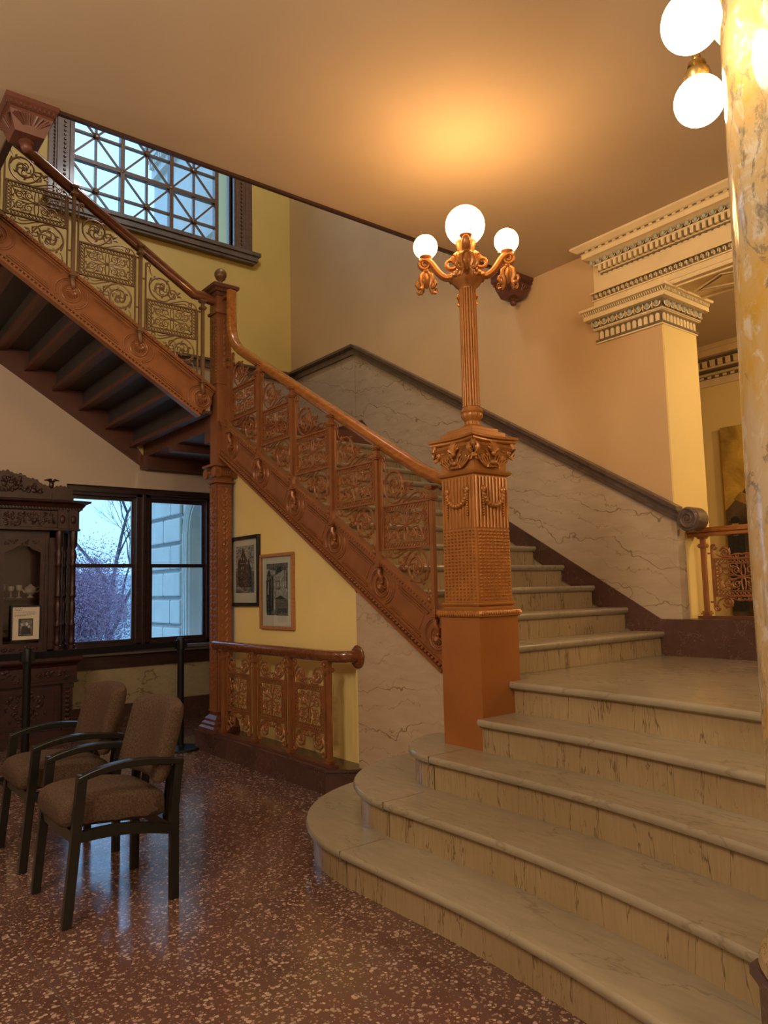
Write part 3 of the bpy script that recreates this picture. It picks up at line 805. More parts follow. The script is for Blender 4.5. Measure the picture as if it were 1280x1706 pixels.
# ------------------------------------------------------------------ balustrade of the main flight
XA = 3.01
ba = empty('stair_balustrade', (XA, 4.5, 1.8), 'copper-brown iron balustrade with oak rail between fluted newel and landing post', 'balustrade')
sA = .598; uA = Vector((0, -1, -sA)).normalized(); nA = Vector((0, -sA, 1)).normalized()
su = lambda y: 2.785+(y-5.866)*sA
y_top = 6.08
oA = Vector((2.985, y_top, su(y_top)))
LA = (y_top-3.08)/abs(uA.y)
bys = [5.885, 5.36, 4.835, 4.31, 3.79, 3.27]
ros = [(y_top-(y-.0))/abs(uA.y)-.29*.5*sA+.0 for y in bys]
ros = [((y_top-y)*1.0+ (.29*.5)*(-nA.y)*-1)/abs(uA.y) if False else (y_top-y)/abs(uA.y)+.145*sA for y in bys]
string_board(fr(oA, uA, nA, (-1, 0, 0)), LA, .292, ros, ba, ['iron'])
for y in bys:
    zf = su(y)-.0; zt = 3.218+(y-5.368)*.615 + .03
    if y > 5.8: zt = 3.42
    zf -= .06; baluster(fr((XA-.047, y, zf), (0, -1, 0), (0, 0, 1), (-1, 0, 0)), zt-zf, 'iron', ba)
p0 = None
pz = lambda y: 1.863-.138+(y-3.50)*sA
for i in range(5):
    yc = (bys[i]+bys[i+1])/2
    if p0 is None:
        p0 = stair_panel(fr((XA-.035, yc, pz(yc)), (0, -1, 0), (0, 0, 1), (-1, 0, 0)), ba, 'iron'); y0p = yc
    else: dup_part(p0, (0, yc-y0p, pz(yc)-pz(y0p)), ba)
def handrail(mb, pts, w=.042, h=.034, mi=0):
    """closed oval handrail along pts"""
    pts = [Vector(p) for p in pts]; n = 14; vs = []
    k = len(pts)
    for i, p in enumerate(pts):
        t = (pts[min(i+1, k-1)]-pts[max(i-1, 0)]).normalized()
        side = t.cross(Vector((0, 0, 1)))
        if side.length < .15: side = mb.side
        side.normalize(); mb.side = side
        up = side.cross(t)
        for j in range(n):
            a = 2*pi*j/n; cx, cy = cos(a), sin(a)
            ex = .62
            x = w*abs(cx)**ex*(1 if cx > 0 else -1)*(1 if cy > -.2 else .78); y = h*abs(cy)**ex*(1 if cy > 0 else -1)
            vs.append(p+side*x+up*y)
    fs = [(i*n+j, i*n+(j+1) % n, (i+1)*n+(j+1) % n, (i+1)*n+j) for i in range(k-1) for j in range(n)]
    fs += [list(range(n))[::-1], [(k-1)*n+j for j in range(n)]]
    mb.add(vs, fs, mi)
hz = lambda y: 2.939+(y-4.791)*.593-.045
mb = MB(); mb.side = Vector((1, 0, 0))
pts = [(XA, 3.06, hz(3.30)-.055), (XA, 3.16, hz(3.30)-.035), (XA, 3.27, hz(3.34)-.015), (XA, 3.4, hz(3.4)+.003)]+[(XA, 3.4+2.2*i/6, hz(3.4+2.2*i/6)) for i in range(1, 7)]
pts += bez((XA, 5.66, hz(5.66)), (XA, 5.93, hz(5.93)-.01), (XA, 5.93, hz(5.93)+.10), (XA, 5.935, hz(5.9)+.22), 9)
pts += [(XA, 5.94, 3.85), (XA, 5.94, 4.07)]
handrail(mb, pts, .045, .040)
mb.build('handrail', 'rail_wood', ba, ang=50)
mb = MB(); mb.box((XA-.02, 5.92, 4.03), (XA+.02, 6.08, 4.06)); mb.build('rail_bracket', 'iron', ba, ang=None)

# ------------------------------------------------------------------ landing post on its panelled column
PX, PY = 3.01, 6.15
po = empty('landing_post', (PX, PY, .16), 'tall iron post with ball finial where the two stair flights meet', 'post')
mb = MB()
mb.sq(PX-.07, PX+.07, PY-.07, PY+.07, [(.075, .165), (.075, .20), (.055, .215), (.055, .235), (.035, .25), (.035, .27), (.02, .285), (.005, .30), (.003, 2.33)])
mb.build('lower_shaft', 'iron_dark', po, ang=None)
for fx, fy in ((-1, 0), (0, -1)):
    T = fr((PX-.073, PY, 0), (0, 1, 0), (0, 0, 1), (-1, 0, 0)) if fx else fr((PX, PY-.073, 0), (1, 0, 0), (0, 0, 1), (0, -1, 0))
    mb = MB(T); mb.box((-.068, .33, -.001), (.068, 2.315, .002)); mb.box((-.07, .33, 0), (.07, .345, .01)); mb.box((-.07, 2.30, 0), (.07, 2.315, .01))
    for z in [.36+k*.034 for k in range(57)]:
        for s in (-1, 1): mb.ball((s*.058, z, .002), .007, 5, 4)
    for z in [.5+k*.06 for k in range(30)]:
        for s in (-1, 1): mb.tube([(0, z, .002), (s*.02, z+.018, .004), (s*.026, z+.04, .004), (s*.006, z+.05, .002)], [.004, .009, .006, .002], 5)
    for z in [1.78+k*.05 for k in range(9)]: mb.ball((0, z, .005), .017, 6, 4, 0, (1, 1.2, .4))
    mb.build('carved_relief', 'iron', po, ang=40)
mb = MB()
mb.sq(PX-.07, PX+.07, PY-.07, PY+.07, [(.005, 2.33), (.02, 2.335), (.02, 2.35), (.005, 2.355), (.005, 2.385), (.028, 2.40), (.03, 2.44), (.015, 2.455), (.01, 2.47), (.052, 2.478), (.055, 2.497), (.03, 2.50)])
for s in (-1, 1):
    for (ax, q) in (('x', 0), ('y', 0)):
        if ax == 'x': T = fr((PX-.105, PY+s*.085, 2.425), (0, s, 0), (0, 0, 1), (-1, 0, 0))
        else: T = fr((PX+s*.085, PY-.105, 2.425), (s, 0, 0), (0, 0, 1), (0, -1, 0))
        b = MB(T); b.lathe([(.0, -.03), (.036, -.03), (.046, -.01), (.046, .008), (0, .01)], (0, 0, 0), 16); b.tube(spiral(0, 0, .042, .010, pi/2, -1.8, 24), .0065, 5); mb.add(b.v, b.f)
for k in range(5): mb.ball((PX-.10, PY-.045+k*.022, 2.43), .010, 6, 4, 0, (.7, .9, 1.5)); mb.ball((PX-.045+k*.022, PY-.10, 2.43), .010, 6, 4, 0, (.9, .7, 1.5))
mb.build('capital', 'iron', po, ang=40)
mb = MB(); mb.sq(PX-.07, PX+.07, PY-.07, PY+.07, [(0, 2.49), (.0, 3.235), (.008, 3.24), (.008, 3.255), (.002, 3.26), (.002, 4.09)])
mb.build('shaft', 'iron', po, ang=None)
mb = MB()
for s in (-1, 1):
    for z in [3.30+k*.03 for k in range(19)]:
        mb.ball((PX-.074, PY+s*.052, z), .006, 5, 4); mb.ball((PX+s*.052, PY-.074, z), .006, 5, 4)
for z in [3.42+k*.052 for k in range(9)]:
    for q in (0,):
        mb.ball((PX-.076, PY, z), .016, 6, 4, 0, (.5, .8, 1.4)); mb.ball((PX, PY-.076, z), .016, 6, 4, 0, (.8, .5, 1.4))
mb.sq(PX-.07, PX+.07, PY-.07, PY+.07, [(.004, 3.895), (.016, 3.90), (.02, 3.92), (.012, 3.93), (.004, 3.93)])
mb.build('pendant_relief', 'iron', po, ang=40)
mb = MB(); mb.sq(PX-.07, PX+.07, PY-.07, PY+.07, [(.002, 4.06), (.012, 4.07), (.014, 4.10), (.03, 4.105), (.035, 4.125), (.055, 4.135), (.06, 4.16), (.045, 4.175), (-.04, 4.20)])
for k in range(9):
    mb.box((PX-.105, PY-.085+k*.020, 4.10), (PX-.08, PY-.073+k*.020, 4.12)); mb.box((PX-.085+k*.020, PY-.105, 4.10), (PX-.073+k*.020, PY-.08, 4.12))
mb.build('cap', 'iron_dark', po, ang=None)
mb = MB(); mb.lathe([(.028, 4.20), (.028, 4.21), (.016, 4.22), (.02, 4.235), (.045, 4.255)], (PX, PY, 0), 16); mb.ball((PX, PY, 4.30), .058, 20, 14)
mb.build('ball_finial', 'iron_old', po, ang=60)

# ------------------------------------------------------------------ upper flight with its balustrade
YB = 6.15
ub = empty('upper_stair_flight', (2, 7, 3.5), 'upper iron stair flight rising left from the post, seen from below', 'staircase')
sB = .628; uB = Vector((1, 0, -sB)).normalized(); nB = Vector((sB, 0, 1)).normalized()
suB = lambda x: 3.213+(2.905-x)*sB
xl = .90
oB = Vector((xl, YB-.025, suB(xl)))
LB = (2.95-xl)/uB.x
bxs = [1.12, 1.681, 2.238, 2.811]
string_board(fr(oB, uB, nB, (0, -1, 0)), LB, .315, [(x-xl)/uB.x+.157*sB for x in bxs], ub, ['iron'])
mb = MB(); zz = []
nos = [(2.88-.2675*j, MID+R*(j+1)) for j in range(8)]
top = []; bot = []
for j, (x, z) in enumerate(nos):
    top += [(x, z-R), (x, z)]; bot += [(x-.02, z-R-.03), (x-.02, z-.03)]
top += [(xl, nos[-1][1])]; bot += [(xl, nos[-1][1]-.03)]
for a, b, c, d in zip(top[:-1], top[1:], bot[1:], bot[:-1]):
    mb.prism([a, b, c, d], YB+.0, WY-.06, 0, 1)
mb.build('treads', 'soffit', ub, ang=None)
mb = MB()
for x, z in nos:
    mb.box((x-.06, YB+.01, z-R-.07), (x-.02, WY-.06, z-R-.03)); mb.box((x+.0-.02, YB+.01, z-R-.055), (x+.045, WY-.06, z-R-.03))
mb.build('angle_irons', 'iron_dark', ub, ang=None)
mb = MB()
lowB = lambda x: 2.717+(3.045-x)*.64
pol = [(xl, lowB(xl)), (3.045, 2.717), (VX-.05, 2.717), (VX-.05, MID-.16), (2.99, MID-.16)]
for (x, z) in nos: pol += [(x, z-R-.03 if z-R-.03 > MID-.16 else MID-.16), (x, z-.03)]
pol += [(xl, nos[-1][1]-.03)]
mb.prism(pol, WY-.06, WY-.001, 0, 1)
mb.build('wall_string', 'iron_dark', ub, ang=None)
bb = empty('upper_balustrade', (2, YB, 3.9), 'bronze-brown iron balustrade with dark rail climbing left above the window', 'balustrade')
for x in bxs:
    zf = suB(x); zt = 3.926+(2.816-x)*.633+.06
    zf -= .06; baluster(fr((x, YB-.047, zf), (1, 0, 0), (0, 0, 1), (0, -1, 0)), zt-zf, 'iron_old', bb)
pzB = lambda x: 3.755+(2.527-x)*.631
p0 = stair_panel(fr((2.527, YB-.035, pzB(2.527)), (1, 0, 0), (0, 0, 1), (0, -1, 0)), bb, 'iron_old', .222, .135)
for x in (1.96, 1.40): dup_part(p0, (x-2.527, 0, pzB(x)-pzB(2.527)), bb)
mb = MB(); mb.side = Vector((0, 1, 0))
hB = lambda x: 4.39+(2.231-x)*.603-.03
pts = [(2.945, YB, 4.03), (2.90, YB, 4.03), (2.83, YB, 4.05)]+[(2.75-1.87*i/8, YB, hB(2.75-1.87*i/8)) for i in range(9)]
handrail(mb, pts, .045, .042)
mb.build('handrail', 'rail_dark', bb, ang=50)
mb = MB(); mb.box((.84, YB-.06, UP-.35), (.95, YB+.06, 5.35)); mb.sq(.84, .95, YB-.06, YB+.06, [(.0, 5.33), (.04, 5.36), (.04, 5.4), (-.03, 5.43)])
mb.build('end_post', 'iron_dark', bb, ang=None)

# newel pendants at the ceiling edge
def pendant(x, y, name, label):
    t = empty(name, (x, y, CEIL), label, 'bracket', None)
    w = .12
    mb = MB(); mb.sq(x-w, x+w, y-w, y+w, [(-.01, 4.05), (.012, 4.05), (.012, 3.975), (.0, 3.965), (-.0, 3.945), (-.012, 3.94), (-.012, 3.925), (-.02, 3.90), (-.04, 3.845), (-.045, 3.83), (-.085, 3.825)])
    mb.build('block', 'iron_dark', t, ang=None)
    mb = MB()
    for k in range(10):
        q = -w+.015+k*(2*w-.03)/9
        mb.box((x+q-.006, y-w-.006, 3.947), (x+q+.006, y-w+.004, 3.965)); mb.box((x-w-.006, y+q-.006, 3.947), (x-w+.004, y+q+.006, 3.965))
    for k in range(9):
        a = (k-4)*.30
        mb.tube([(x+sin(a)*.02, y-w+.05, 3.85), (x+sin(a)*.06, y-w+.022, 3.88+.01*cos(a)), (x+sin(a)*.095, y-w+.004, 3.895+.025*cos(a))], [.004, .007, .008], 5)
        mb.tube([(x-w+.05, y+sin(a)*.02, 3.85), (x-w+.022, y+sin(a)*.06, 3.88+.01*cos(a)), (x-w+.004, y+sin(a)*.095, 3.895+.025*cos(a))], [.004, .007, .008], 5)
    mb.build('shell_relief', 'iron_dark', t, ang=40)
    mb = MB(); mb.lathe([(.035, 3.83), (.04, 3.815), (.026, 3.805), (.030, 3.79), (.022, 3.772), (.004, 3.762)], (x, y, 0), 14)
    mb.build('drop_finial', 'iron_dark', t, ang=60)
pendant(.90, 4.19, 'ceiling_bracket', 'dark red iron newel drop at the ceiling edge, upper left corner')
pendant(4.80, 4.17, 'ceiling_bracket', 'dark red iron newel drop at the ceiling edge against the far wall behind the lamp')

# ------------------------------------------------------------------ small railing before the yellow wall
sr = empty('guard_railing', (2.93, 5.1, .14), 'low iron guard railing with three ornate panels and dark rounded rail', 'railing')
XR = 2.925
struct('baseboard_guard', MB().prism([(2.857, 4.29), (2.857, 6.35), (3.12, 6.35), (3.12, 4.12), (3.05, 4.12)], 0, .145).prism([(2.85, 4.285), (2.85, 6.36), (3.12, 6.36), (3.12, 4.105), (3.05, 4.105)], .145, .165), 'marble_red', ang=None)
mb = MB(); mb.box((XR-.03, 4.27, .165), (XR+.03, 6.07, .178)); mb.build('base_rail', 'iron_dark', sr, ang=None)
ry = [A_ for A_ in (4.33, 4.84, 5.38, 5.93)]
for y in ry: baluster(fr((XR, y, .178), (0, -1, 0), (0, 0, 1), (-1, 0, 0)), .70, 'iron', sr, False, .018)
p0 = None
for a, b in zip(ry[:-1], ry[1:]):
    yc = (a+b)/2
    if p0 is None: p0 = flat_panel(fr((XR, yc, .535), (0, -1, 0), (0, 0, 1), (-1, 0, 0)), sr, 'iron', .19, .155, .165); yp = yc
    else: dup_part(p0, (0, yc-yp, 0), sr)
mb = MB(); mb.side = Vector((1, 0, 0))
pts = [(XR, 6.07, .905), (XR, 5.2, .905), (XR, 4.36, .905), (XR+.01, 4.24, .905), (XR+.04, 4.185, .905), (XR+.07, 4.17, .905), (3.05, 4.16, .905)]
handrail(mb, pts, .045, .040); mb.build('handrail', 'rail_dark', sr, ang=50)
mb = MB(fr((3.05, 4.16, .90), (0, 1, 0), (0, 0, 1), (-1, 0, 0))); mb.lathe([(.075, 0), (.078, .008), (.07, .014), (.062, .016), (.06, .024), (0, .024)], (0, 0, 0), 24)
mb.build('rail_rosette', 'rail_dark', sr)

# railing in the opening, on the plinth
orl = empty('opening_railing', (5.1, 2, 1.1), 'iron railing with wooden rail in the opening beside the marble column', 'railing')
mb = MB(); mb.box((5.06, -.6, 1.672), (5.16, 2.868, 1.70)); mb.box((5.045, -.6, 1.70), (5.175, 2.868, 1.735)); mb.build('handrail', 'rail_wood', orl, ang=None, bevel=.006)
mb = MB(); mb.box((5.07, -.6, 1.096), (5.15, 2.82, 1.112)); mb.build('base_rail', 'iron_dark', orl, ang=None)
for y in (2.765, 2.215, 1.665): baluster(fr((5.1, y, 1.112), (0, -1, 0), (0, 0, 1), (-1, 0, 0)), .565, 'iron', orl, False, .018)
p0 = flat_panel(fr((5.1, 2.49, 1.38), (0, -1, 0), (0, 0, 1), (-1, 0, 0)), orl, 'iron', .20, .13, .10)
dup_part(p0, (0, -.55, 0), orl)

# ------------------------------------------------------------------ newel pedestal
nw = empty('newel_pedestal', (3.01, 2.96, .504), 'large square copper-brown newel with studs, flutes and garlands carrying the lamp', 'newel')
x0, x1, y0, y1 = 2.86, 3.16, 2.81, 3.11
MB().box((x0, y0, .504), (x1, y1, 1.195)).build('base_block', 'iron_block', nw, ang=None)
mb = MB(); mb.sq(x0, x1, y0, y1, [(-.0, 1.19), (.012, 1.195), (.018, 1.21), (.012, 1.225), (-.005, 1.232), (-.012, 1.24), (-.018, 1.25), (-.006, 1.255), (-.006, 1.27), (-.02, 1.275)])
def face_pts(n, off, x0=x0, x1=x1, y0=y0, y1=y1):
    o = []
    for i in range(n):
        t = (i+.5)/n
        o += [(x0-off, y0+(y1-y0)*t, 'x'), (x0+(x1-x0)*t, y0-off, 'y'), (x1+off, y0+(y1-y0)*t, 'x'), (x0+(x1-x0)*t, y1+off, 'y')]
    return o
for px, py, a in face_pts(17, .014):
    mb.tube([(px, py-.007 if a == 'x' else py, 1.203), (px, py, 1.21), (px+(0 if a == 'x' else .007), py+(.007 if a == 'x' else 0), 1.218)], .009, 5)
for px, py, a in face_pts(26, -.008): mb.ball((px, py, 1.262), .0062, 5, 4)
mb.build('rope_moulding', 'iron_pale', nw, ang=40)
a0, a1, b0, b1 = 2.878, 3.142, 2.828, 3.092
mb = MB(); mb.sq(a0, a1, b0, b1, [(0, 1.27), (-.004, 1.97)]); shf = mb.build('shaft', 'iron_pale', nw, ang=None)
mb = MB()
for i in range(21):
    z = 1.292+i*.0185
    for px, py, a in face_pts(9, -.0, a0+.006, a1-.006, b0+.006, b1-.006):
        mb.tube([(px, py, z-.006), (px+((-.017 if px < 3 else .017) if a == 'x' else 0), py+((-.017 if py < 2.96 else .017) if a == 'y' else 0), z-.002)], [.0088, .0035], 4, nrm=(0, 0, 1))
mb.build('studs', 'iron_pale', nw, ang=None)
mb = MB()
for px, py, a in face_pts(10, -.001, a0, a1, b0, b1):
    mb.tube([(px, py, 1.675), (px, py, 1.955)], [.0075, .0075], 6, nrm=(0, 1, 0) if a == 'x' else (1, 0, 0))
mb.build('flutes', 'iron_pale', nw, ang=50)
def garland(T):
    b = MB(T)
    for s in (-1, 1):
        rosette(b, s*.078, 1.885, .020); b.ball((s*.078, 1.885, .006), .020, 8, 5, 0, (1, 1, .6))
        for k in range(9): b.ball((s*.078, 1.855-k*.0135, .002), .0075, 5, 4)
    n = 13
    pts = [(.078*cos(pi+pi*i/(n-1)), 1.872+.075*sin(pi+pi*i/(n-1)), .004) for i in range(n)]
    b.tube(pts, [.009+.006*sin(pi*i/(n-1)) for i in range(n)], 7)
    for i, p in enumerate(pts): b.ball((p[0], p[1], .010), .010+.004*sin(pi*i/(n-1)), 6, 4)
    return b
for T in (fr((a0-.004, 2.96, 0), (0, 1, 0), (0, 0, 1), (-1, 0, 0)), fr((3.01, b0-.004, 0), (1, 0, 0), (0, 0, 1), (0, -1, 0))):
    garland(T).build('garland', 'iron_pale', nw, ang=50)
# capital
mb = MB(); mb.sq(a0, a1, b0, b1, [(-.004, 1.965), (.012, 1.972), (.018, 1.985), (.008, 1.995), (-.006, 2.0), (-.002, 2.05), (.012, 2.10), (.03, 2.125), (.005, 2.15)])
def abac(k, z):  # concave-sided abacus outline
    o = []; c = .175+k
    for q in range(4):
        a = q*pi/2
        for t in [i/8 for i in range(8)]:
            lx = -c+2*c*t; ly = -c+.028*sin(pi*t)
            o.append((3.01+lx*cos(a)-ly*sin(a), 2.96+lx*sin(a)+ly*cos(a), z))
    return o
rings = [abac(-.012, 2.148), abac(0, 2.155), abac(0, 2.163), abac(-.008, 2.168), abac(.006, 2.172), abac(.008, 2.182), abac(-.01, 2.19)]
n = len(rings[0]); mb.add([p for r in rings for p in r], [list(range(n))[::-1], [(len(rings)-1)*n+j for j in range(n)]]+[(k*n+j, k*n+(j+1) % n, (k+1)*n+(j+1) % n, (k+1)*n+j) for k in range(len(rings)-1) for j in range(n)])
mb.sq(a0, a1, b0, b1, [(-.002, 2.185), (-.002, 2.215), (-.03, 2.225), (-.03, 2.24)])
mb.build('capital', 'iron_pale', nw, ang=None)
mb = MB()
for T in (fr((a0-.012, 2.96, 0), (0, 1, 0), (0, 0, 1), (-1, 0, 0)), fr((3.01, b0-.012, 0), (1, 0, 0), (0, 0, 1), (0, -1, 0))):
    b = MB(T)
    for s in (-1, 1):
        b.T = T
        b.tube(spiral(s*.150, 2.105, .034, .006, pi/2, -s*1.9, 26), taper(26, .009, .005), 6)
        b.lathe([(0, -.012), (.036, -.012), (.034, 0), (0, .001)], (s*.150, 2.105, 0), 18)
        b.tube(bez((s*.15, 2.139), (s*.11, 2.14), (s*.06, 2.13), (s*.02, 2.07), 10), .008, 6)
        for k in range(5):
            ang_ = .35+k*.28
            b.tube(bez((s*.01*k, 2.01), (s*(.02+.018*k), 2.03), (s*(.02+.02*k), 2.06), (s*(.028+.022*k), 2.075-.006*k), 7), taper(7, .008, .004), 5)
            leaflet(b, s*(.028+.022*k), 2.072-.006*k, pi/2-s*.9, .022, .014)
        for k in range(4): leaflet(b, s*.10, 2.10, pi/2-s*(k-1.5)*.7, .035, .012); leaflet(b, s*.075, 2.075, -pi/2+s*(k-1.5)*.6, .03, .012)
    for k in range(7):
        a = pi/2+(k-3)*.38
        b.tube([(cos(a)*.006, 2.09, .01), (cos(a)*.035, 2.095+.04*sin(a), .018), (cos(a)*.045, 2.095+.058*sin(a), .010)], [.004, .009, .005], 5)
    b.ball((0, 2.085, .012), .016, 8, 5); b.ball((0, 2.035, .012), .02, 8, 5, 0, (1.3, .8, .7))
    for s in (-1, 1): b.tube(bez((0, 2.03, .01), (s*.03, 2.04, .01), (s*.05, 2.02, .01), (s*.045, 2.005, .01), 7), .006, 5)
    b.build('capital_ornament', 'iron_pale', nw, ang=50)
c = .16     # corner tongues
for sx, sy in ((-1, -1), (1, -1), (-1, 1)):
    mb = MB(); mb.tube([(3.01+sx*.152, 2.96+sy*.152, 2.15), (3.01+sx*.160, 2.96+sy*.160, 2.12), (3.01+sx*.152, 2.96+sy*.152, 2.08), (3.01+sx*.146, 2.96+sy*.146, 2.065)], [.013, .014, .012, .018], 8)
    mb.build('capital_tongue', 'iron_pale', nw, ang=50)

# ------------------------------------------------------------------ lamp standard
lp = empty('lamp_standard', (3.01, 2.96, 2.24), 'fluted copper-brown lamp standard with five lit globes on the newel', 'lamp')
c = (3.01, 2.96, 0)
mb = MB(); mb.lathe([(.075, 2.24), (.078, 2.25), (.045, 2.27), (.042, 2.29), (.058, 2.31), (.064, 2.325), (.062, 2.335)], c, 32, 0, .08)
mb.lathe([(.060, 2.335), (.066, 2.345), (.060, 2.36), (.052, 2.37)], c, 32); mb.build('base', 'iron_pale', lp)
mb = MB(); mb.lathe([(.047, 2.365), (.0425, 2.40), (.0415, 2.9), (.040, 3.08)], c, 32)
for k in range(18):
    a = 2*pi*k/18; mb.tube([(3.01+r_*cos(a), 2.96+r_*sin(a), z) for r_, z in ((.046, 2.375), (.0445, 2.40), (.0435, 2.9), (.042, 3.08))], .0068, 8, nrm=(-sin(a), cos(a), 0))
mb.build('fluted_shaft', 'iron_pale', lp, ang=60)
mb = MB(); mb.lathe([(.05, 3.07), (.052, 3.08), (.075, 3.10), (.098, 3.135), (.10, 3.155), (.085, 3.165), (.06, 3.17), (.05, 3.2), (.06, 3.26), (.045, 3.30), (.03, 3.315)], c, 32, 0, .05)
for k in range(16): a = 2*pi*k/16; mb.ball((3.01+.095*cos(a), 2.96+.095*sin(a), 3.143), .018, 6, 5)
for k in range(8): a = 2*pi*k/8; mb.tube([(3.01+.05*cos(a), 2.96+.05*sin(a), 3.22), (3.01+.085*cos(a), 2.96+.085*sin(a), 3.27), (3.01+.10*cos(a), 2.96+.10*sin(a), 3.255)], [.012, .018, .008], 6)
mb.build('leaf_bowl', 'iron_pale', lp, ang=50)
mb = MB(); mb.lathe([(.03, 3.30), (.05, 3.32), (.056, 3.345), (.06, 3.35), (.06, 3.362), (.05, 3.365)], c, 24); mb.build('central_cup', 'iron_pale', lp)
mb = MB(); mb.ball((3.01, 2.96, 3.463), .115, 32, 20); mb.build('globe', 'globe', lp, ang=180)
def lamp_arm(a):
    ca_, sa_ = cos(a), sin(a)
    T = fr((3.01, 2.96, 0), (ca_, sa_, 0), (0, 0, 1), (-sa_, ca_, 0))
    b = MB(T)
    pts = spiral(.090, 3.235, .016, .042, pi*1.0, -1.2, 16)
    b.tube(pts, taper(16, .008, .013), 8, sq=1.6)
    s_ = bez((.05, 3.185), (.10, 3.115), (.15, 3.155), (.19, 3.225), 12)
    s2 = bez((.19, 3.225), (.215, 3.265), (.245, 3.285), (.272, 3.26), 9)
    b.tube(s_+s2[1:], [.014+.007*sin(pi*i/19) for i in range(20)], 8, sq=1.3)
    b.tube(spiral(.242, 3.243, .034, .007, .3, -1.5, 22), taper(22, .012, .006), 8, sq=1.6)
    for k in range(6):
        p = s_[2+k]; leaflet(b, p[0], p[1], .9, .035, .012)
    b.tube([(.215, 3.20, 0), (.205, 3.215, 0), (.20, 3.20, 0)], [.006, .009, .003], 6)
    arm = b.build('arm', 'iron_pale', lp, ang=50)
    gx = .236
    b = MB(T); 
    b2 = MB(); b2.lathe([(.012, 3.262), (.022, 3.272), (.036, 3.288), (.040, 3.294), (.040, 3.302), (.032, 3.304)], (3.01+gx*ca_, 2.96+gx*sa_, 0), 20)
    for q in range(3):
        aa = a+.5+q*2*pi/3; b2.tube([(3.01+gx*ca_+.036*cos(aa), 2.96+gx*sa_+.036*sin(aa), 3.298), (3.01+gx*ca_+.055*cos(aa), 2.96+gx*sa_+.055*sin(aa), 3.299)], [.0025, .0025], 5); b2.ball((3.01+gx*ca_+.055*cos(aa), 2.96+gx*sa_+.055*sin(aa), 3.299), .005, 6, 4)
    cup = b2.build('cup', 'iron_pale', arm, ang=50)
    MB().ball((3.01+gx*ca_, 2.96+gx*sa_, 3.350), .071, 28, 18).build('globe', 'globe', arm, ang=180)
    # hanging leaf cluster
    b = MB(); X, Y = 3.01+gx*ca_, 2.96+gx*sa_
    b.lathe([(.008, 3.215), (.02, 3.205), (.022, 3.20), (.01, 3.19), (.03, 3.175), (.042, 3.15), (.036, 3.125), (.012, 3.105), (.004, 3.095)], (X, Y, 0), 16, 0, .25)
    for q in range(4):
        aa = a+pi/4+q*pi/2; dx, dy = cos(aa), sin(aa)
        b.tube([(X+dx*r_, Y+dy*r_, z) for r_, z in ((.02, 3.19), (.045, 3.165), (.048, 3.13), (.036, 3.105), (.045, 3.085), (.068, 3.085), (.080, 3.10), (.074, 3.116), (.062, 3.112))],
               [.007, .012, .013, .010, .009, .009, .010, .010, .006], 6, nrm=(-dy, dx, 0))
        b.tube([(X+dx*r_, Y+dy*r_, z) for r_, z in ((.03, 3.12), (.034, 3.09), (.044, 3.07))], [.009, .011, .003], 6, nrm=(-dy, dx, 0))
    b.build('leaf_pendant', 'iron_pale', arm, ang=50)
for a in (pi*.75, -pi*.25, -pi*.75, pi*.25): lamp_arm(a)

# ------------------------------------------------------------------ marble column with its light ring
KX, KY, KR = 2.079, .72, .25
ko = empty('marble_column', (KX, KY, 0), 'tall polished ochre marble column on a red marble plinth at the right edge', 'column')
MB().lathe([(KR+.02, .44), (KR+.025, .46), (KR+.01, .48), (KR, .50), (KR, .52), (KR-.003, 1.5), (KR-.022, 2.7), (KR-.03, 3.72)], (KX, KY, 0), 64).build('shaft', 'column', ko, ang=60)
mb = MB(fr((KX, KY, 0), (cos(pi/8), sin(pi/8), 0), (-sin(pi/8), cos(pi/8), 0), (0, 0, 1))); mb.lathe([(.325, 0), (.325, .10), (.31, .12), (.298, .14), (.298, .33), (.305, .345), (.318, .36), (.318, .38), (.31, .39)], (0, 0, 0), 8)
mb.build('plinth', 'marble_red', ko, ang=None)
MB().lathe([(KR+.02, .39), (KR+.038, .395), (KR+.045, .41), (KR+.038, .43), (KR+.02, .44)], (KX, KY, 0), 48).build('base_torus', 'riser', ko)
mb = MB(); mb.lathe([(KR-.02, 3.70), (KR+.0, 3.71), (KR+.02, 3.73), (KR+.0, 3.75), (KR+.05, 3.84), (KR+.07, 3.90), (KR+.07, 3.92)], (KX, KY, 0), 48); mb.box((KX-.34, KY-.34, 3.92), (KX+.34, KY+.34, 4.0)); mb.build('capital', 'plaster', ko, ang=40)
kl = empty('column_light_ring', (KX, KY, 2.9), 'brass light ring with white globes clasped around the marble column', 'light')
mb = MB(); mb.lathe([(KR-.03, 2.92), (KR+.0, 2.925), (KR+.005, 2.95), (KR-.012, 2.965), (KR-.005, 3.0), (KR-.03, 3.01)], (KX, KY, 0), 48); mb.build('collar', 'brass', kl)
def ring_globe(gx, gy, gz, r):
    d = Vector((gx-KX, gy-KY, 0)); d.normalize()
    b = MB(); P0 = Vector((KX, KY, 2.96))+d*(KR-.02)
    top = Vector((gx, gy, gz+r+.075))
    b.tube([P0, P0+d*.03+Vector((0, 0, .05)), (P0+top)/2+Vector((0, 0, .09)), top+Vector((0, 0, .03)), top], [.011, .010, .009, .009, .008], 8)
    b.ball(P0+d*.01, .02, 10, 6)
    arm = b.build('arm', 'brass', kl)
    MB().lathe([(.008, .09), (.014, .075), (.012, .065), (.026, .055), (.028, .045), (.018, .040), (.036, .028), (.040, .012), (.034, -.004)], (gx, gy, gz+r-.004), 20).build('fitter', 'brass', arm)
    MB().ball((gx, gy, gz), r, 32, 20).build('globe', 'globe2', arm, ang=180)
ring_globe(1.73, .876, 2.767, .073)
ring_globe(2.13, 1.070, 2.826, .074)

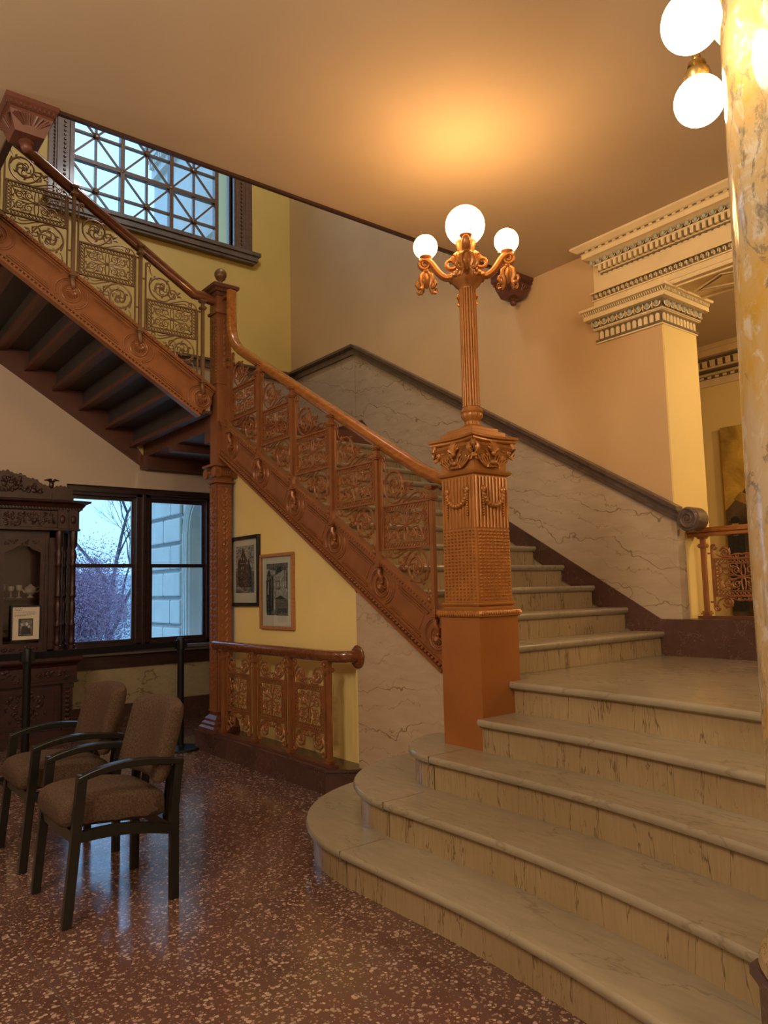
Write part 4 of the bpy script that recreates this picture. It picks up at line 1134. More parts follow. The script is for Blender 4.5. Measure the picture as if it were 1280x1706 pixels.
# ------------------------------------------------------------------ lower window
w1_ = MB()
for xa, xb in ((2.2, 2.28), (2.97, 3.13), (3.80, 3.92), (4.22, 4.3)): w1_.box((xa, WY+.10, .80), (xb, WY+.22, 2.52))
w1_.box((2.2, WY+.10, 2.43), (4.3, WY+.22, 2.52)); w1_.box((2.2, WY+.10, .80), (4.3, WY+.22, .84))
w1_.box((3.03, WY+.07, .80), (3.07, WY+.10, 2.52)); w1_.box((2.2, WY+.06, 2.46), (4.3, WY+.10, 2.52))
wf = struct('window_1', w1_, 'win_wood', ang=None, bevel=.004)
for xa, xb in ((2.28, 2.97), (3.13, 3.80), (3.92, 4.22)):
    mb = MB()
    for z0, z1, y in ((1.655, 2.43, .16), (.84, 1.695, .13)):
        for a_, b_ in (((xa, z0), (xa+.035, z1)), ((xb-.035, z0), (xb, z1)), ((xa+.035, z0), (xb-.035, z0+.04)), ((xa+.035, z1-.04), (xb-.035, z1))):
            mb.box((a_[0], WY+y, a_[1]), (b_[0], WY+y+.03, b_[1]))
    sh = mb.build('window_sash', 'win_wood', wf, ang=None)
    MB().box((xa+.03, WY+.174, 1.69), (xb-.03, WY+.178, 2.40)).build('window_pane', 'glass', sh, ang=None)
    MB().box((xa+.03, WY+.144, .875), (xb-.03, WY+.148, 1.66)).build('window_pane', 'glass', sh, ang=None)
mb = MB(); mb.box((2.1, WY-.13, .765), (4.4, WY+.14, .80)); mb.box((2.12, WY-.11, .735), (4.38, WY-.0, .765))
struct('window_sill_lower', mb, 'sill_stone', ang=None, bevel=.006)
struct('trim_8', MB().box((2.1, WY-.06, .60), (4.9, WY, .735)), 'win_wood', ang=None)
struct('trim_9', MB().box((-4, WY-.03, .22), (4.9, WY, .60)), 'marble_low', ang=None)
struct('baseboard_back', MB().box((-4, WY-.05, 0), (4.9, WY, .22)), 'marble_red', ang=None)

# ------------------------------------------------------------------ upper window
X_ = [2.17, 2.75, 3.33, 3.91]; ZZ = [5.50, 6.148, 6.796, 7.40]
mb = MB(); y0, y1 = WY+.06, WY+.12
for x in X_: mb.box((x-.024, y0-.01, 5.56), (x+.024, y1, 7.4))
for z in ZZ[1:]: mb.box((2.2, y0-.005, z-.022), (3.93, y1, z+.022))
mb.box((2.2, y0, 5.56), (4.1, y1, 5.585)); mb.box((4.08, y0, 5.56), (4.1, y1, 7.4))
for i in range(3):
    xm = (X_[i]+X_[i+1])/2; mb.box((xm-.012, y0+.01, 5.56), (xm+.012, y1-.01, 7.4))
    for j in range(3):
        zm = (ZZ[j]+ZZ[j+1])/2
        mb.box((X_[i], y0+.01, zm-.012), (X_[i+1], y1-.01, zm+.012))
        for (xa, za) in ((X_[i], ZZ[j]), (X_[i+1], ZZ[j]), (X_[i], ZZ[j+1]), (X_[i+1], ZZ[j+1])):
            if za < 5.56: # clip at the sill
                t = (5.56-za)/(zm-za); xa = xa+(xm-xa)*t; za = 5.56
            mb.tube([(xa, (y0+y1)/2, za), (xm, (y0+y1)/2, zm)], .015, 4, nrm=(0, 1, 0))
        mb.lathe([(.03, -.0), (.034, .01), (.02, .02), (.012, .028)], (0, 0, 0), 12) if False else mb.ball((xm, y0, zm), .036, 10, 6, 0, (1, .5, 1))
for x in X_[1:3]:
    for z in ZZ[1:3]: mb.ball((x, y0, z), .03, 8, 5, 0, (1, .6, 1))
uw = struct('window_2', mb, 'up_wood', ang=None)
MB().box((2.2, WY+.085, 5.585), (4.08, WY+.089, 7.38)).build('window_pane', 'glass', uw, ang=None)
mb = MB()
for a, b in ((2.0, 2.2), (4.1, 4.30)):
    mb.box((a, WY-.04, 5.56), (b, WY+.10, 7.4)); mb.box((a+.02, WY-.055, 5.56), (a+.05, WY-.04, 7.4)); mb.box((b-.05, WY-.055, 5.56), (b-.02, WY-.04, 7.4))
    z = 5.6
    while z < 7.3: mb.ball((a+.10, WY-.045, z), .016, 6, 4); z += .05
    z = 5.6
    while z < 7.3: mb.ball((b-.0 if a > 3 else a, WY-.03, z), .013, 5, 4); z += .04
mb.box((4.30, WY-.02, 5.56), (4.36, WY, 7.4)); mb.box((1.94, WY-.02, 5.56), (2.0, WY, 7.4))
struct('trim_10', mb, 'up_wood', ang=40)
mb = MB(); mb.box((1.9, WY-.12, 5.515), (4.43, WY+.1, 5.56)); mb.box((1.93, WY-.10, 5.45), (4.40, WY, 5.515)); mb.box((1.96, WY-.08, 5.42), (4.37, WY, 5.45))
struct('window_sill_upper', mb, 'sill_stone', ang=None)

# ------------------------------------------------------------------ outside
struct('ground_outside', MB().box((-30, WY+.46, -1.6), (40, 60, -1.4)), 'ground', ang=None)
wb = empty('stone_wing', (4.4, 10, -1.4), 'pale stone wing of the building with an arched recess outside the window', 'building')
XW = 4.3; YF = 11.15
def tY(px):  # direction along the wall
    return px
mb = MB()
# main wall with arched opening
ya, yb = 8.75, 9.75; zt = 2.2
n = 14
arch = [((ya+yb)/2+(yb-ya)/2*cos(pi*i/n), zt+(yb-ya)/2*sin(pi*i/n)) for i in range(n+1)]
outer = [(8.5, -1.4), (ya, -1.4), (ya, zt)] + arch[::-1][1:-1] + [(yb, zt), (yb, -1.4), (YF, -1.4), (YF, 14), (8.5, 14)]
mb.prism(outer, XW, XW+.55, 0, 0); mb.box((XW+.55, 8.5, -1.4), (XW+3, YF, 14))
mb.build('wall', 'stone', wb, ang=None)
mb = MB()
for k in range(3):
    r_ = (yb-ya)/2+.05+k*.06
    mb.tube([(XW-.01-.0*k, (ya+yb)/2+r_*cos(pi*i/20), zt+r_*sin(pi*i/20)) for i in range(21)], .022, 5)
    for s in (-1, 1): mb.box((XW-.03, (ya+yb)/2+s*r_-.015, -1.4), (XW+.0, (ya+yb)/2+s*r_+.015, zt))
mb.build('arch_moulding', 'stone', wb, ang=40)
mb = MB(); k = 0; z = -1.4
while z < 4.0:
    for (a_, b_) in ((yb+.22, YF+.02), (8.3, ya-.22)):
        mb.box((XW-.05, a_, z+.03), (XW, b_, z+.36)) if b_ > a_ else None
    z += .385; k += 1
mb.build('rusticated_block', 'stone', wb, ang=None, bevel=.02)
mb = MB(); z = -1.4; k = 0
while z < 4.0:
    yy = yb+.55+.25*(k % 2); mb.box((XW-.052, yy, z+.03), (XW-.03, yy+.012, z+.36)); mb.box((XW-.02, yb+.2, z), (XW-.001, YF, z+.03)); z += .385; k += 1
mb.build('block_joint', 'stone_joint', wb, ang=None)
mb = MB()
for z, d, h in ((4.3, .2, .2), (4.6, .12, .12), (6.2, .10, .10), (7.9, .15, .2), (8.15, .3, .12), (8.35, .4, .25), (8.7, .5, .12), (9.0, .6, .2)):
    mb.box((XW-d*.6, 8.5, z), (XW, YF-.1, z+h))
for k in range(28): mb.box((XW-.16, 8.5+.0+k*.09, 8.02), (XW-.05, 8.54+k*.09, 8.15))
mb.build('cornice', 'stone', wb, ang=None)
fb = empty('distant_building', (8, 34, -1.4), 'pale distant building beyond the bare tree', 'building')
mb = MB(); mb.box((2, 34, -1.4), (16, 40, 2.3)); mb.build('facade', 'asph', fb, ang=None)
mb = MB()
for k in range(9): mb.box((3+k*1.4, 33.95, .2), (3.6+k*1.4, 34, 1.4))
mb.build('window', 'stone_joint', fb, ang=None)

def tree(x, y, h, label, leaves, seed, nm):
    rnd = random.Random(seed); t = empty(nm, (x, y, -1.4), label, 'tree')
    mb = MB(); tips = []
    def br(p, d, l, r, dep):
        n = 4; pts = [p]; q = p.copy(); dd = d.copy()
        for i in range(n):
            dd = (dd+Vector((rnd.uniform(-.2, .2), rnd.uniform(-.2, .2), rnd.uniform(-.05, .12)))).normalized(); q = q+dd*l/n; pts.append(q.copy())
        mb.tube(pts, taper(n+1, r, r*.55), 4)
        if dep == 0: tips.append(q); return
        for k in range(3 if dep > 1 else 4):
            b_ = pts[rnd.choice((2, 3, 4))]
            nd = (dd*.7+Vector((rnd.uniform(-1, 1), rnd.uniform(-1, 1), rnd.uniform(-.1, .9)))*.75).normalized()
            br(b_, nd, l*rnd.uniform(.6, .8), r*.55, dep-1)
            tips.append(b_)
    br(Vector((x, y, -1.4)), Vector((0, 0, 1)), h*.33, h*.011, 6)
    mb.build('branches', 'bark', t)
    if leaves:
        mb = MB()
        for i in range(leaves):
            p = rnd.choice(tips)+Vector((rnd.gauss(0, .34), rnd.gauss(0, .34), rnd.gauss(0, .26)))
            a = Vector((rnd.uniform(-1, 1), rnd.uniform(-1, 1), rnd.uniform(-1, 1))).normalized(); b_ = a.orthogonal().normalized()
            s_ = rnd.uniform(.012, .026)
            mb.add([p+a*s_, p+b_*s_*.6, p-a*s_, p-b_*s_*.6], [(0, 1, 2, 3)])
        tag(mb.build('foliage', 'leaf', t, ang=None), kind='stuff')
tree(4.75, 14.0, 3.7, 'small purple-red leaved tree outside the left window pane', 42000, 3, 'red_leaved_tree')
tree(6.7, 20.0, 10.0, 'tall bare-branched tree outside the window behind the red tree', 0, 4, 'bare_tree')

# ------------------------------------------------------------------ chairs
def make_chair(ox, oy, label):
    """faces -X; ox front, oy near side"""
    t = empty('armchair', (ox+.24, oy+.26, 0), label, 'chair', 'brown upholstered armchairs')
    w = .036; Wd = .525
    for y in (oy, oy+Wd-w):
        f = MB(); f.prism([(ox-.018, 0), (ox+.020, 0), (ox+.075, .60), (ox+.035, .605)], y, y+w, 0, 1); f.build('leg', 'chair_frame', t, ang=None, bevel=.003)
        f = MB(); f.prism([(ox+.442, 0), (ox+.480, 0), (ox+.480, .40), (ox+.500, .60), (ox+.462, .60), (ox+.442, .40)], y, y+w, 0, 1); f.build('leg', 'chair_frame', t, ang=None, bevel=.003)
        n = 10
        top = [(ox+.033+(.467)*i/n, .595+.035*sin(pi*(i/n)**.85)+.012*i/n) for i in range(n+1)]
        botm = [(x+.0, z-.026-.006*sin(pi*i/n)) for i, (x, z) in enumerate(top)]
        f = MB(); f.prism(top+botm[::-1], y-.003, y+w+.006, 0, 1); f.build('armrest', 'chair_frame', t, ang=None, bevel=.004)
        top = [(ox+.05+.40*i/n, .372-.050*i/n+.022*sin(pi*i/n)) for i in range(n+1)]
        botm = [(ox+.045+.41*i/n, .330-.050*i/n+.018*sin(pi*i/n)) for i in range(n+1)]
        f = MB(); f.prism(top+botm[::-1], y+.004, y+w-.004, 0, 1); f.build('side_rail', 'chair_frame', t, ang=None)
    MB().box((ox+.02, oy+w, .325), (ox+.055, oy+Wd-w, .375)).build('cross_rail', 'chair_frame', t, ang=None); MB().box((ox+.44, oy+w, .28), (ox+.47, oy+Wd-w, .33)).build('cross_rail', 'chair_frame', t, ang=None)
    # seat cushion
    f = MB(); n = 12; ya, yb = oy+w+.004, oy+Wd-w-.004
    top = [(ox-.02, .40), (ox-.022, .455), (ox-.005, .485), (ox+.03, .503), (ox+.12, .512), (ox+.25, .505), (ox+.36, .488), (ox+.43, .468), (ox+.452, .445), (ox+.452, .36)]
    bot = [(ox+.44, .335), (ox+.2, .362), (ox+.03, .372), (ox-.01, .378)]
    pr_ = top+bot; ny = 9; vs = []
    for j in range(ny):
        u = j/(ny-1); y = ya+(yb-ya)*u; e = 1-abs(2*u-1)**6; 
        for (x, z) in pr_: vs.append((ox+.21+(x-ox-.21)*(.955+.045*e), y, .43+(z-.43)*(.80+.20*e)))
    k = len(pr_)
    fs = [(a*k+b, a*k+(b+1) % k, (a+1)*k+(b+1) % k, (a+1)*k+b) for a in range(ny-1) for b in range(k)]+[list(range(k))[::-1], [(ny-1)*k+b for b in range(k)]]
    f.add(vs, fs); f.build('seat', 'fabric', t, ang=70, sub=1)
    # curved backrest
    f = MB(); nu, nv = 11, 9; vs = []
    for side in (0, 1):
        for i in range(nv):
            v_ = i/(nv-1); z = .50+.365*v_
            for j in range(nu):
                u = j/(nu-1)*2-1; hw = .252*(1-.02*v_)
                xb = ox+.385+.09*v_+.055*(1-u*u)
                edge = (1-abs(u)**8)*(1-abs(2*v_-1)**10)
                th_ = .032+.020*edge
                zz = z-.025*u*u*v_
                vs.append((xb+(-th_ if side == 0 else th_), oy+Wd/2+u*hw, zz))
    fs = []
    for i in range(nv-1):
        for j in range(nu-1):
            a = i*nu+j; fs.append((a, a+1, a+nu+1, a+nu)); b_ = nv*nu+a; fs.append((b_, b_+nu, b_+nu+1, b_+1))
    o_ = nv*nu
    for j in range(nu-1): fs.append((j, o_+j, o_+j+1, j+1)); a = (nv-1)*nu+j; fs.append((a, a+1, o_+a+1, o_+a))
    for i in range(nv-1): a = i*nu; fs.append((a, a+nu, o_+a+nu, o_+a)); a = i*nu+nu-1; fs.append((a, o_+a, o_+a+nu, a+nu))
    f.add(vs, fs); f.build('backrest', 'fabric', t, ang=70, sub=1)
    f = MB()
    for y in (oy+.10, oy+Wd-.13): f.prism([(ox+.452, .29), (ox+.480, .29), (ox+.49, .40), (ox+.50, .56), (ox+.475, .56), (ox+.455, .40)], y, y+.03, 0, 1)
    f.build('back_support', 'chair_frame', t, ang=None)
    return t
make_chair(.948, 3.335, 'brown upholstered armchair nearest the camera, facing left')
make_chair(.962, 4.14, 'brown upholstered armchair behind the nearer one, partly hidden, facing left')

# ------------------------------------------------------------------ stanchions
def stanchion(x, y, label):
    t = empty('stanchion', (x, y, 0), label, 'stanchion', 'black belt stanchions')
    MB().lathe([(.178, 0), (.178, .008), (.170, .018), (.06, .026), (.04, .04), (.035, .045)], (x, y, 0), 40).build('base', 'black', t)
    MB().lathe([(.029, .04), (.029, .86)], (x, y, 0), 20).build('post', 'black', t)
    mb = MB(); mb.lathe([(.029, .86), (.034, .865), (.034, .955), (.030, .965), (.012, .970)], (x, y, 0), 20)
    mb.box((x-.048, y-.028, .87), (x+.048, y+.028, .945)); mb.ball((x-.030, y-.022, .935), .005, 6, 4); mb.build('head', 'black', t, ang=40)
    return t
stanchion(2.745, 6.40, 'black belt stanchion in front of the window beside the iron column')
s1 = stanchion(1.44, 6.22, 'black belt stanchion in front of the carved cabinet')
MB().box((-.4, 6.218, .885), (1.40, 6.222, .935)).build('belt', 'black_belt', s1, ang=None)
mb = MB(); mb.prism([(1.48, 6.228), (2.70, 6.402), (2.70, 6.406), (1.48, 6.232)], .885, .935); mb.build('belt', 'black_belt', s1, ang=None)

# ------------------------------------------------------------------ framed prints
def framed(yc0, yc1, z0, z1, fw, mat, label, kind):
    T = fr((3.12, yc1, z0), (0, -1, 0), (0, 0, 1), (-1, 0, 0)); w_, h_ = yc1-yc0, z1-z0
    t = empty('framed_print', (3.12, (yc0+yc1)/2, z0), label, 'picture')
    mb = MB(T)
    for a_, b_ in (((0, 0), (w_, fw)), ((0, h_-fw), (w_, h_)), ((0, fw), (fw, h_-fw)), ((w_-fw, fw), (w_, h_-fw))): mb.box((a_[0], a_[1], .002), (b_[0], b_[1], .03))
    mb.build('frame', mat, t, ang=None, bevel=.003)
    MB(T).box((fw, fw, .003), (w_-fw, h_-fw, .010)).build('mat_board', 'paper', t, ang=None)
    mx_, my_ = fw+.07, fw+.085; iw, ih = w_-2*mx_, h_-my_-fw-.055
    U = lambda u, v: (mx_+iw*u, my_+ih*v)
    mb = MB(T); lv = [.0112]
    def poly(ps, mi, dz=.0004):
        lv[0] += dz; P_ = [U(*p) for p in ps]
        mb.add([(x, y, lv[0]) for x, y in P_], [list(range(len(P_)))], mi)
    mb.box((*U(0, 0), .0102), (*U(1, 1), .0112), 1)
    rnd = random.Random(5)
    if kind == 'house':
        poly([(0, .45), (0, 1), (1, 1), (1, .45)], 2)
        for k in range(60):
            x, y = rnd.choice((rnd.uniform(0, .3), rnd.uniform(.65, 1))), rnd.uniform(.6, .98); poly([(x, y), (min(1, x+.1), y+.01), (min(1, x+.05), min(1, y+.04))], 1, .00001)
        poly([(.12, .12), (.12, .66), (.3, .78), (.40, .97), (.60, .74), (.66, .66), (.72, .74), (.78, .62), (.85, .5), (.85, .12)], 0)
        for (x, y) in ((.30, .70), (.44, .70), (.32, .50), (.42, .50), (.34, .38), (.62, .6)): poly([(x, y), (x+.05, y), (x+.05, y+.045), (x+.025, y+.06), (x, y+.045)], 2)
        poly([(.26, .62), (.56, .62), (.56, .628), (.26, .628)], 2)
        for k in range(140):
            x, y = rnd.uniform(0, .92), rnd.uniform(.02, .5); poly([(x, y), (x+.07, y+.01), (x+.04, y+.035)], rnd.choice((0, 1, 1)), .00001)
        for k in range(22):
            x, y = rnd.uniform(0, .8), rnd.uniform(.0, .12); poly([(x, y), (x+.18, y+.005), (x+.1, y+.018)], 2, .00001)
    else:
        poly([(0, 0), (1, 0), (1, 1), (0, 1)], 1)
        poly([(.42, .3), (.42, .78), (1, .90), (1, .3)], 2)
        poly([(0, .9), (.42, .86), (.42, .78), (0, .80)], 2); poly([(.2, .93), (.45, .88), (.45, .87), (.2, .92)], 0); poly([(.45, .78), (1, .92), (1, .91), (.45, .77)], 0)
        poly([(.5, .81), (.72, .85), (.72, .95), (.5, .9)], 0)
        poly([(.06, .82), (.12, .88), (.2, .84), (.2, .77), (.13, .74), (.07, .77)], 0)
        poly([(.28, .1), (.28, .75), (.33, .75), (.33, .1)], 0); poly([(.36, .1), (.36, .76), (.42, .76), (.42, .1)], 2)
        poly([(.0, .05), (.0, .68), (.22, .70), (.22, .05)], 0); poly([(.05, .4), (.1, .65), (.13, .65), (.12, .4)], 2)
        for (x, y, w3, h3) in ((.5, .5, .16, .16), (.88, .52, .1, .36)): poly([(x, y), (x+w3, y), (x+w3, y+h3), (x, y+h3)], 0); poly([(x+.02, y+.015), (x+w3-.02, y+.015), (x+w3-.02, y+h3-.015), (x+.02, y+h3-.015)], 2)
        poly([(.45, .05), (.45, .33), (.7, .38), (1, .30), (1, .05)], 0)
        for k in range(40):
            x, y = rnd.uniform(0, .9), rnd.uniform(.02, .4); poly([(x, y), (x+.08, y), (x+.05, y+.02)], rnd.choice((0, 1)), .00001)
        poly([(.4, .03), (.45, .15), (.6, .12), (.55, 0)], 0)
    mb.build('print', ['ink', 'ink2', 'ink3'], t, ang=None)
    MB(T).box((fw, fw, .0240), (w_-fw, h_-fw, .0255)).build('glazing', 'glass', t, ang=None)
framed(5.62, 6.155, 1.235, 1.845, .03, 'frame_black', 'black-framed print of a gothic house with a pointed tower', 'house')
framed(5.07, 5.60, 1.05, 1.665, .026, 'frame_oak', 'oak-framed print of a furnished room interior, right of the black frame', 'room')

# ------------------------------------------------------------------ painting in the far room
pg = empty('large_painting', (8.2, 3.3, 1.0), 'large ochre unframed painting with hatted figures in the far room', 'painting')
T = fr((8.19, 4.12, .95), (0, -1, 0), (0, 0, 1), (-1, 0, 0))
MB(T).box((0, 0, 0), (1.9, 2.12, .05)).build('canvas', 'gold_dark', pg, ang=None)
M['pmount'] = plain('painted_dark_hills', (.10, .065, .03), .6, var=.5, vs=5)
m, N, L, B = new_mat('painted_sky'); v = coord(N, L)
f = noise(N, L, v, 2.2, 7, .6, 1.2)
c_ = mixrgb(N, L, rng(N, L, f, .3, .7), (.28, .17, .03), (.80, .52, .09)); L.new(c_, B.inputs['Base Color']); B.inputs['Roughness'].default_value = .5; M['psky'] = m
mb = MB(T); mb.box((.0, .9, .051), (1.9, 2.12, .053), 0)
mb.add([(0, 0, .054), (1.9, 0, .054), (1.9, 1.0, .054), (.9, .95, .054), (.25, 1.42, .054), (0, 1.18, .054)], [(0, 1, 2, 3, 4, 5)], 1)
mb.add([(.1, 1.30, .0545), (.18, 1.38, .0545), (.95, .98, .0545), (.9, .9, .0545)], [(0, 1, 2, 3)], 2)
mb.build('painted_scene', ['psky', 'pmount', 'gold_dark'], pg, ang=None)
for x in (.10, .32, .75):
    mb = MB(fr((8.19, 4.12, .95+.57), (0, -1, 0), (0, 0, 1), (-1, 0, 0)))
    mb.box((x-.09, -.5, .055), (x+.09, .34, .056), 0); mb.lathe([(.001, 0)], (0, 0, 0), 3) if False else None
    def disc(cx, cy, rx, ry, z, mi): mb.add([(cx+rx*cos(2*pi*i/18), cy+ry*sin(2*pi*i/18), z) for i in range(18)], [list(range(18))], mi)
    disc(x, .34, .09, .05, .0565, 0); disc(x, .445, .038, .055, .057, 1); disc(x, .485, .075, .022, .0575, 0); disc(x, .51, .045, .03, .0578, 0)
    mb.add([(x-.03, .33, .058), (x+.03, .33, .058), (x, .39, .058)], [(0, 1, 2)], 2)
    mb.build('painted_figure', ['ink', 'gold_dark', 'ink3'], pg, ang=None)

# ------------------------------------------------------------------ carved cabinet
CF = 7.50; cbx0, cbx1 = .62, 2.20; cm = (cbx0+cbx1)/2
cb = empty('carved_cabinet', (cm, 7.75, 0), 'tall carved mahogany display cabinet with arched crest beside the window', 'cabinet')
def relief(mb, x0, x1, z0, z1, y, n, r, seed):
    rnd = random.Random(seed)
    for i in range(n):
        x = rnd.uniform(x0, x1); z = rnd.uniform(z0, z1)
        if rnd.random() < .45:
            q = [(a, b) for a, b, _ in spiral(x, z, r*1.3, r*.3, rnd.uniform(0, 6), rnd.choice((-1.2, 1.2)), 9)]
            mb.tube([(a, y, b) for a, b in q], taper(9, r*.42, r*.2), 5, nrm=(0, 1, 0))
        else: mb.ball((x, y, z), r, 6, 4, 0, (rnd.uniform(.6, 1.6), .6, rnd.uniform(.6, 1.6)))
mb = MB()
mb.box((cbx0+.02, CF+.03, .10), (cbx1-.06, 8.0, .72)); mb.box((cbx0-.02, CF-.02, .0), (cbx1, 8.0, .06)); mb.box((cbx0, CF, .06), (cbx1-.02, 8.0, .12))
mb.build('base_cabinet', 'cab_wood', cb, ang=None)
mb = MB(); mb.sq(cbx0, cbx1, CF, 7.98, [(-.02, .70), (-.01, .72), (.02, .745), (.025, .76), (.025, .785), (.01, .80)]); mb.box((cbx0, CF, .56), (cbx1-.02, 8.0, .70)); mb.box((cbx0-.005, CF-.012, .545), (cbx1-.01, 8, .565))
wst = mb.build('waist_shelf', 'cab_wood', cb, ang=None)
mb = MB(); mb.box((cbx0+.04, CF-.004, .575), (cbx1-.06, CF+.001, .695))
relief(mb, cbx0+.05, cbx1-.07, .58, .69, CF-.004, 90, .013, 1)
mb.build('carved_frieze', 'cab_wood', cb)
for i, (a, b) in enumerate(((.76, 1.36), (1.46, 2.02))):
    mb = MB(); mb.box((a, CF+.01, .15), (b, CF+.03, .52))
    for (p, q) in (((a+.02, .17), (a+.04, .50)), ((b-.04, .17), (b-.02, .50)), ((a+.04, .17), (b-.04, .19)), ((a+.04, .48), (b-.04, .50))): mb.box((p[0], CF-.0, p[1]), (q[0], CF+.01, q[1]))
    d = mb.build('door', 'cab_wood', cb, ang=None)
    mb = MB(); relief(mb, (a+b)/2-.17, (a+b)/2+.17, .22, .46, CF+.005, 60, .014, 5+i); mb.build('carved_panel', 'cab_wood', d)
for x in (.67, 1.41, 2.09):
    mb = MB(); mb.box((x-.045, CF-.03, .12), (x+.045, CF+.03, .54))
    for k in range(9): mb.ball((x, CF-.035, .17+k*.042), .026-.001*k, 6, 4, 0, (1.2, .7, .9))
    mb.box((x-.05, CF-.045, .50), (x+.05, CF+.03, .545))
    mb.build('carved_bracket', 'cab_wood', cb, ang=40)
# upper case
mb = MB()
mb.box((cbx0+.04, 7.94, .80), (cbx1-.14, 7.99, 2.10)); 
for a, b in ((cbx0+.04, cbx0+.12), (1.39, 1.46), (1.93, 2.06)): mb.box((a, CF+.10, .80), (b, 7.96, 2.02) if a != 1.39 else (b, CF+.16, 2.02))
mb.box((cbx0+.04, CF+.10, 1.92), (cbx1-.14, 7.96, 2.02)); mb.box((cbx0+.04, CF+.10, .80), (cbx1-.14, 7.96, .86))
mb.build('case', 'cab_wood', cb, ang=None)
for i, (a, b) in enumerate(((.76, 1.38), (1.47, 1.92))):
    mb = MB(); y = CF+.08
    for (p, q) in (((a, .84), (a+.07, 1.92)), ((b-.07, .84), (b, 1.92)), ((a+.07, .84), (b-.07, .93))): mb.box((p[0], y, p[1]), (q[0], y+.03, q[1]))
    n = 16; xa, xb = a+.07, b-.07
    low = [(xa+(xb-xa)*t/n, 1.775+.045*sin(pi*t/n)+(.018 if 4 < t < 12 else 0)) for t in range(n+1)]
    mb.prism(low+[(xb, 1.92), (xa, 1.92)], y, y+.03, 0, 1)
    for (p, q) in (((a+.015, .86), (a+.03, 1.90)), ((b-.03, .86), (b-.015, 1.90))): mb.box((p[0], y-.012, p[1]), (q[0], y, q[1]))
    d = mb.build('door', 'cab_wood', cb, ang=None)
    MB().box((a+.06, y+.012, .92), (b-.06, y+.015, 1.86)).build('door_glass', 'glass_cab', d, ang=None)
    mb = MB(); relief(mb, xa, xb, 1.85, 1.89, y-.003, 16, .010, 20+i); relief(mb, xa, xb, .87, .90, y-.003, 14, .010, 30+i); mb.build('carving', 'cab_wood', d)
MB().box((.74, CF+.14, 1.335), (1.92, 7.93, 1.35)).build('shelf', 'glass_cab', cb, ang=None)
# turned colonnettes
col = [(.030, 0), (.034, .02), (.034, .06), (.022, .07), (.032, .10), (.020, .13), (.026, .16), (.026, .24), (.034, .25), (.020, .28), (.018, .31), (.030, .40), (.026, .46), (.018, .50), (.034, .53), (.022, .56), (.030, .60), (.024, .64), (.024, .80), (.034, .82), (.020, .85), (.030, .90), (.030, .95), (.018, .98), (.034, 1.02), (.036, 1.14), (.034, 1.16)]
for (x, y) in ((2.01, CF+.06), (2.14, CF+.06), (2.14, CF+.36), (1.425, CF+.07), (.68, CF+.05)):
    mb = MB(); mb.lathe([(r_*1.05, z+.83) for r_, z in col], (x, y, 0), 16); mb.box((x-.04, y-.04, .80), (x+.04, y+.04, .86)); mb.build('colonnette', 'cab_wood', cb, ang=50)
# entablature
mb = MB(); mb.box((cbx0+.0, CF+.02, 1.99), (cbx1-.02, 7.99, 2.18))
mb.sq(cbx0, cbx1-.02, CF+.02, 7.99, [(.0, 2.17), (.012, 2.18), (.012, 2.20), (.03, 2.205), (.05, 2.235), (.085, 2.25), (.09, 2.268), (.02, 2.28)]); mb.box((cbx0-.01, CF+.008, 1.985), (cbx1-.01, 8, 2.005)); 
for x in (.64, 1.42, 2.02, 2.12): mb.box((x-.04, CF, 2.0), (x+.04, CF+.03, 2.18))
k = cbx0
while k < cbx1: mb.box((k, CF-.012, 2.185), (k+.014, CF+.02, 2.203)); k += .028
mb.build('entablature', 'cab_wood', cb, ang=None)
for (xa, xb, sd) in ((cbx0+.08, 1.34, 40), (1.50, 1.96, 41)):
    mb = MB(); mb.box((xa-.015, CF+.012, 2.015), (xb+.015, CF+.021, 2.165)); relief(mb, xa, xb, 2.03, 2.15, CF+.012, 70, .014, sd); mb.build('carved_frieze', 'cab_wood', cb)
for x in (.64, 1.42, 2.02, 2.12): MB().ball((x, CF, 2.09), .028, 8, 6, 0, (.9, .6, 1.5)).build('carved_boss', 'cab_wood', cb)
# crest
mb = MB(); mb.box((cbx0+.05, CF+.05, 2.275), (cbx1-.08, CF+.14, 2.335)); mb.box((1.93, CF+.03, 2.275), (2.10, CF+.15, 2.335)); mb.box((.70, CF+.03, 2.275), (.87, CF+.15, 2.335))
mb.build('crest_base', 'cab_wood', cb, ang=None)
mb = MB(); n = 40; outl = []
for i in range(n+1):
    t = i/n; x = .67+(2.13-.67)*t; s_ = abs(2*t-1)
    z = 2.345+.195*max(0, 1-(s_/.80)**2)**.85 + .010*sin(i*1.9)
    if s_ > .74: z = 2.345+.055+.03*sin((s_-.74)/.26*pi)-.07*(s_-.74)
    outl.append((x, z))
mb.prism(outl+[(2.13, 2.33), (.67, 2.33)], CF+.07, CF+.12, 0, 1)
for x, z in outl[::1]: mb.ball((x, CF+.09, z-.004), .015, 6, 4)
relief(mb, .95, 1.85, 2.35, 2.42, CF+.062, 90, .016, 50); relief(mb, 1.15, 1.65, 2.42, 2.48, CF+.062, 50, .016, 51)
for s in (-1, 1):   # small birds at the crest ends
    x = cm+s*.52-.0; mb.ball((x, CF+.07, 2.43), .03, 8, 6, 0, (.8, .8, 1.3)); mb.ball((x-s*.012, CF+.06, 2.475), .015, 6, 4)
    for q in (-1, 1): mb.tube([(x, CF+.07, 2.44), (x+q*.03, CF+.06, 2.475), (x+q*.07, CF+.06, 2.468)], [.012, .014, .004], 5, nrm=(0, 1, 0))
mb.build('carved_crest', 'cab_wood', cb)
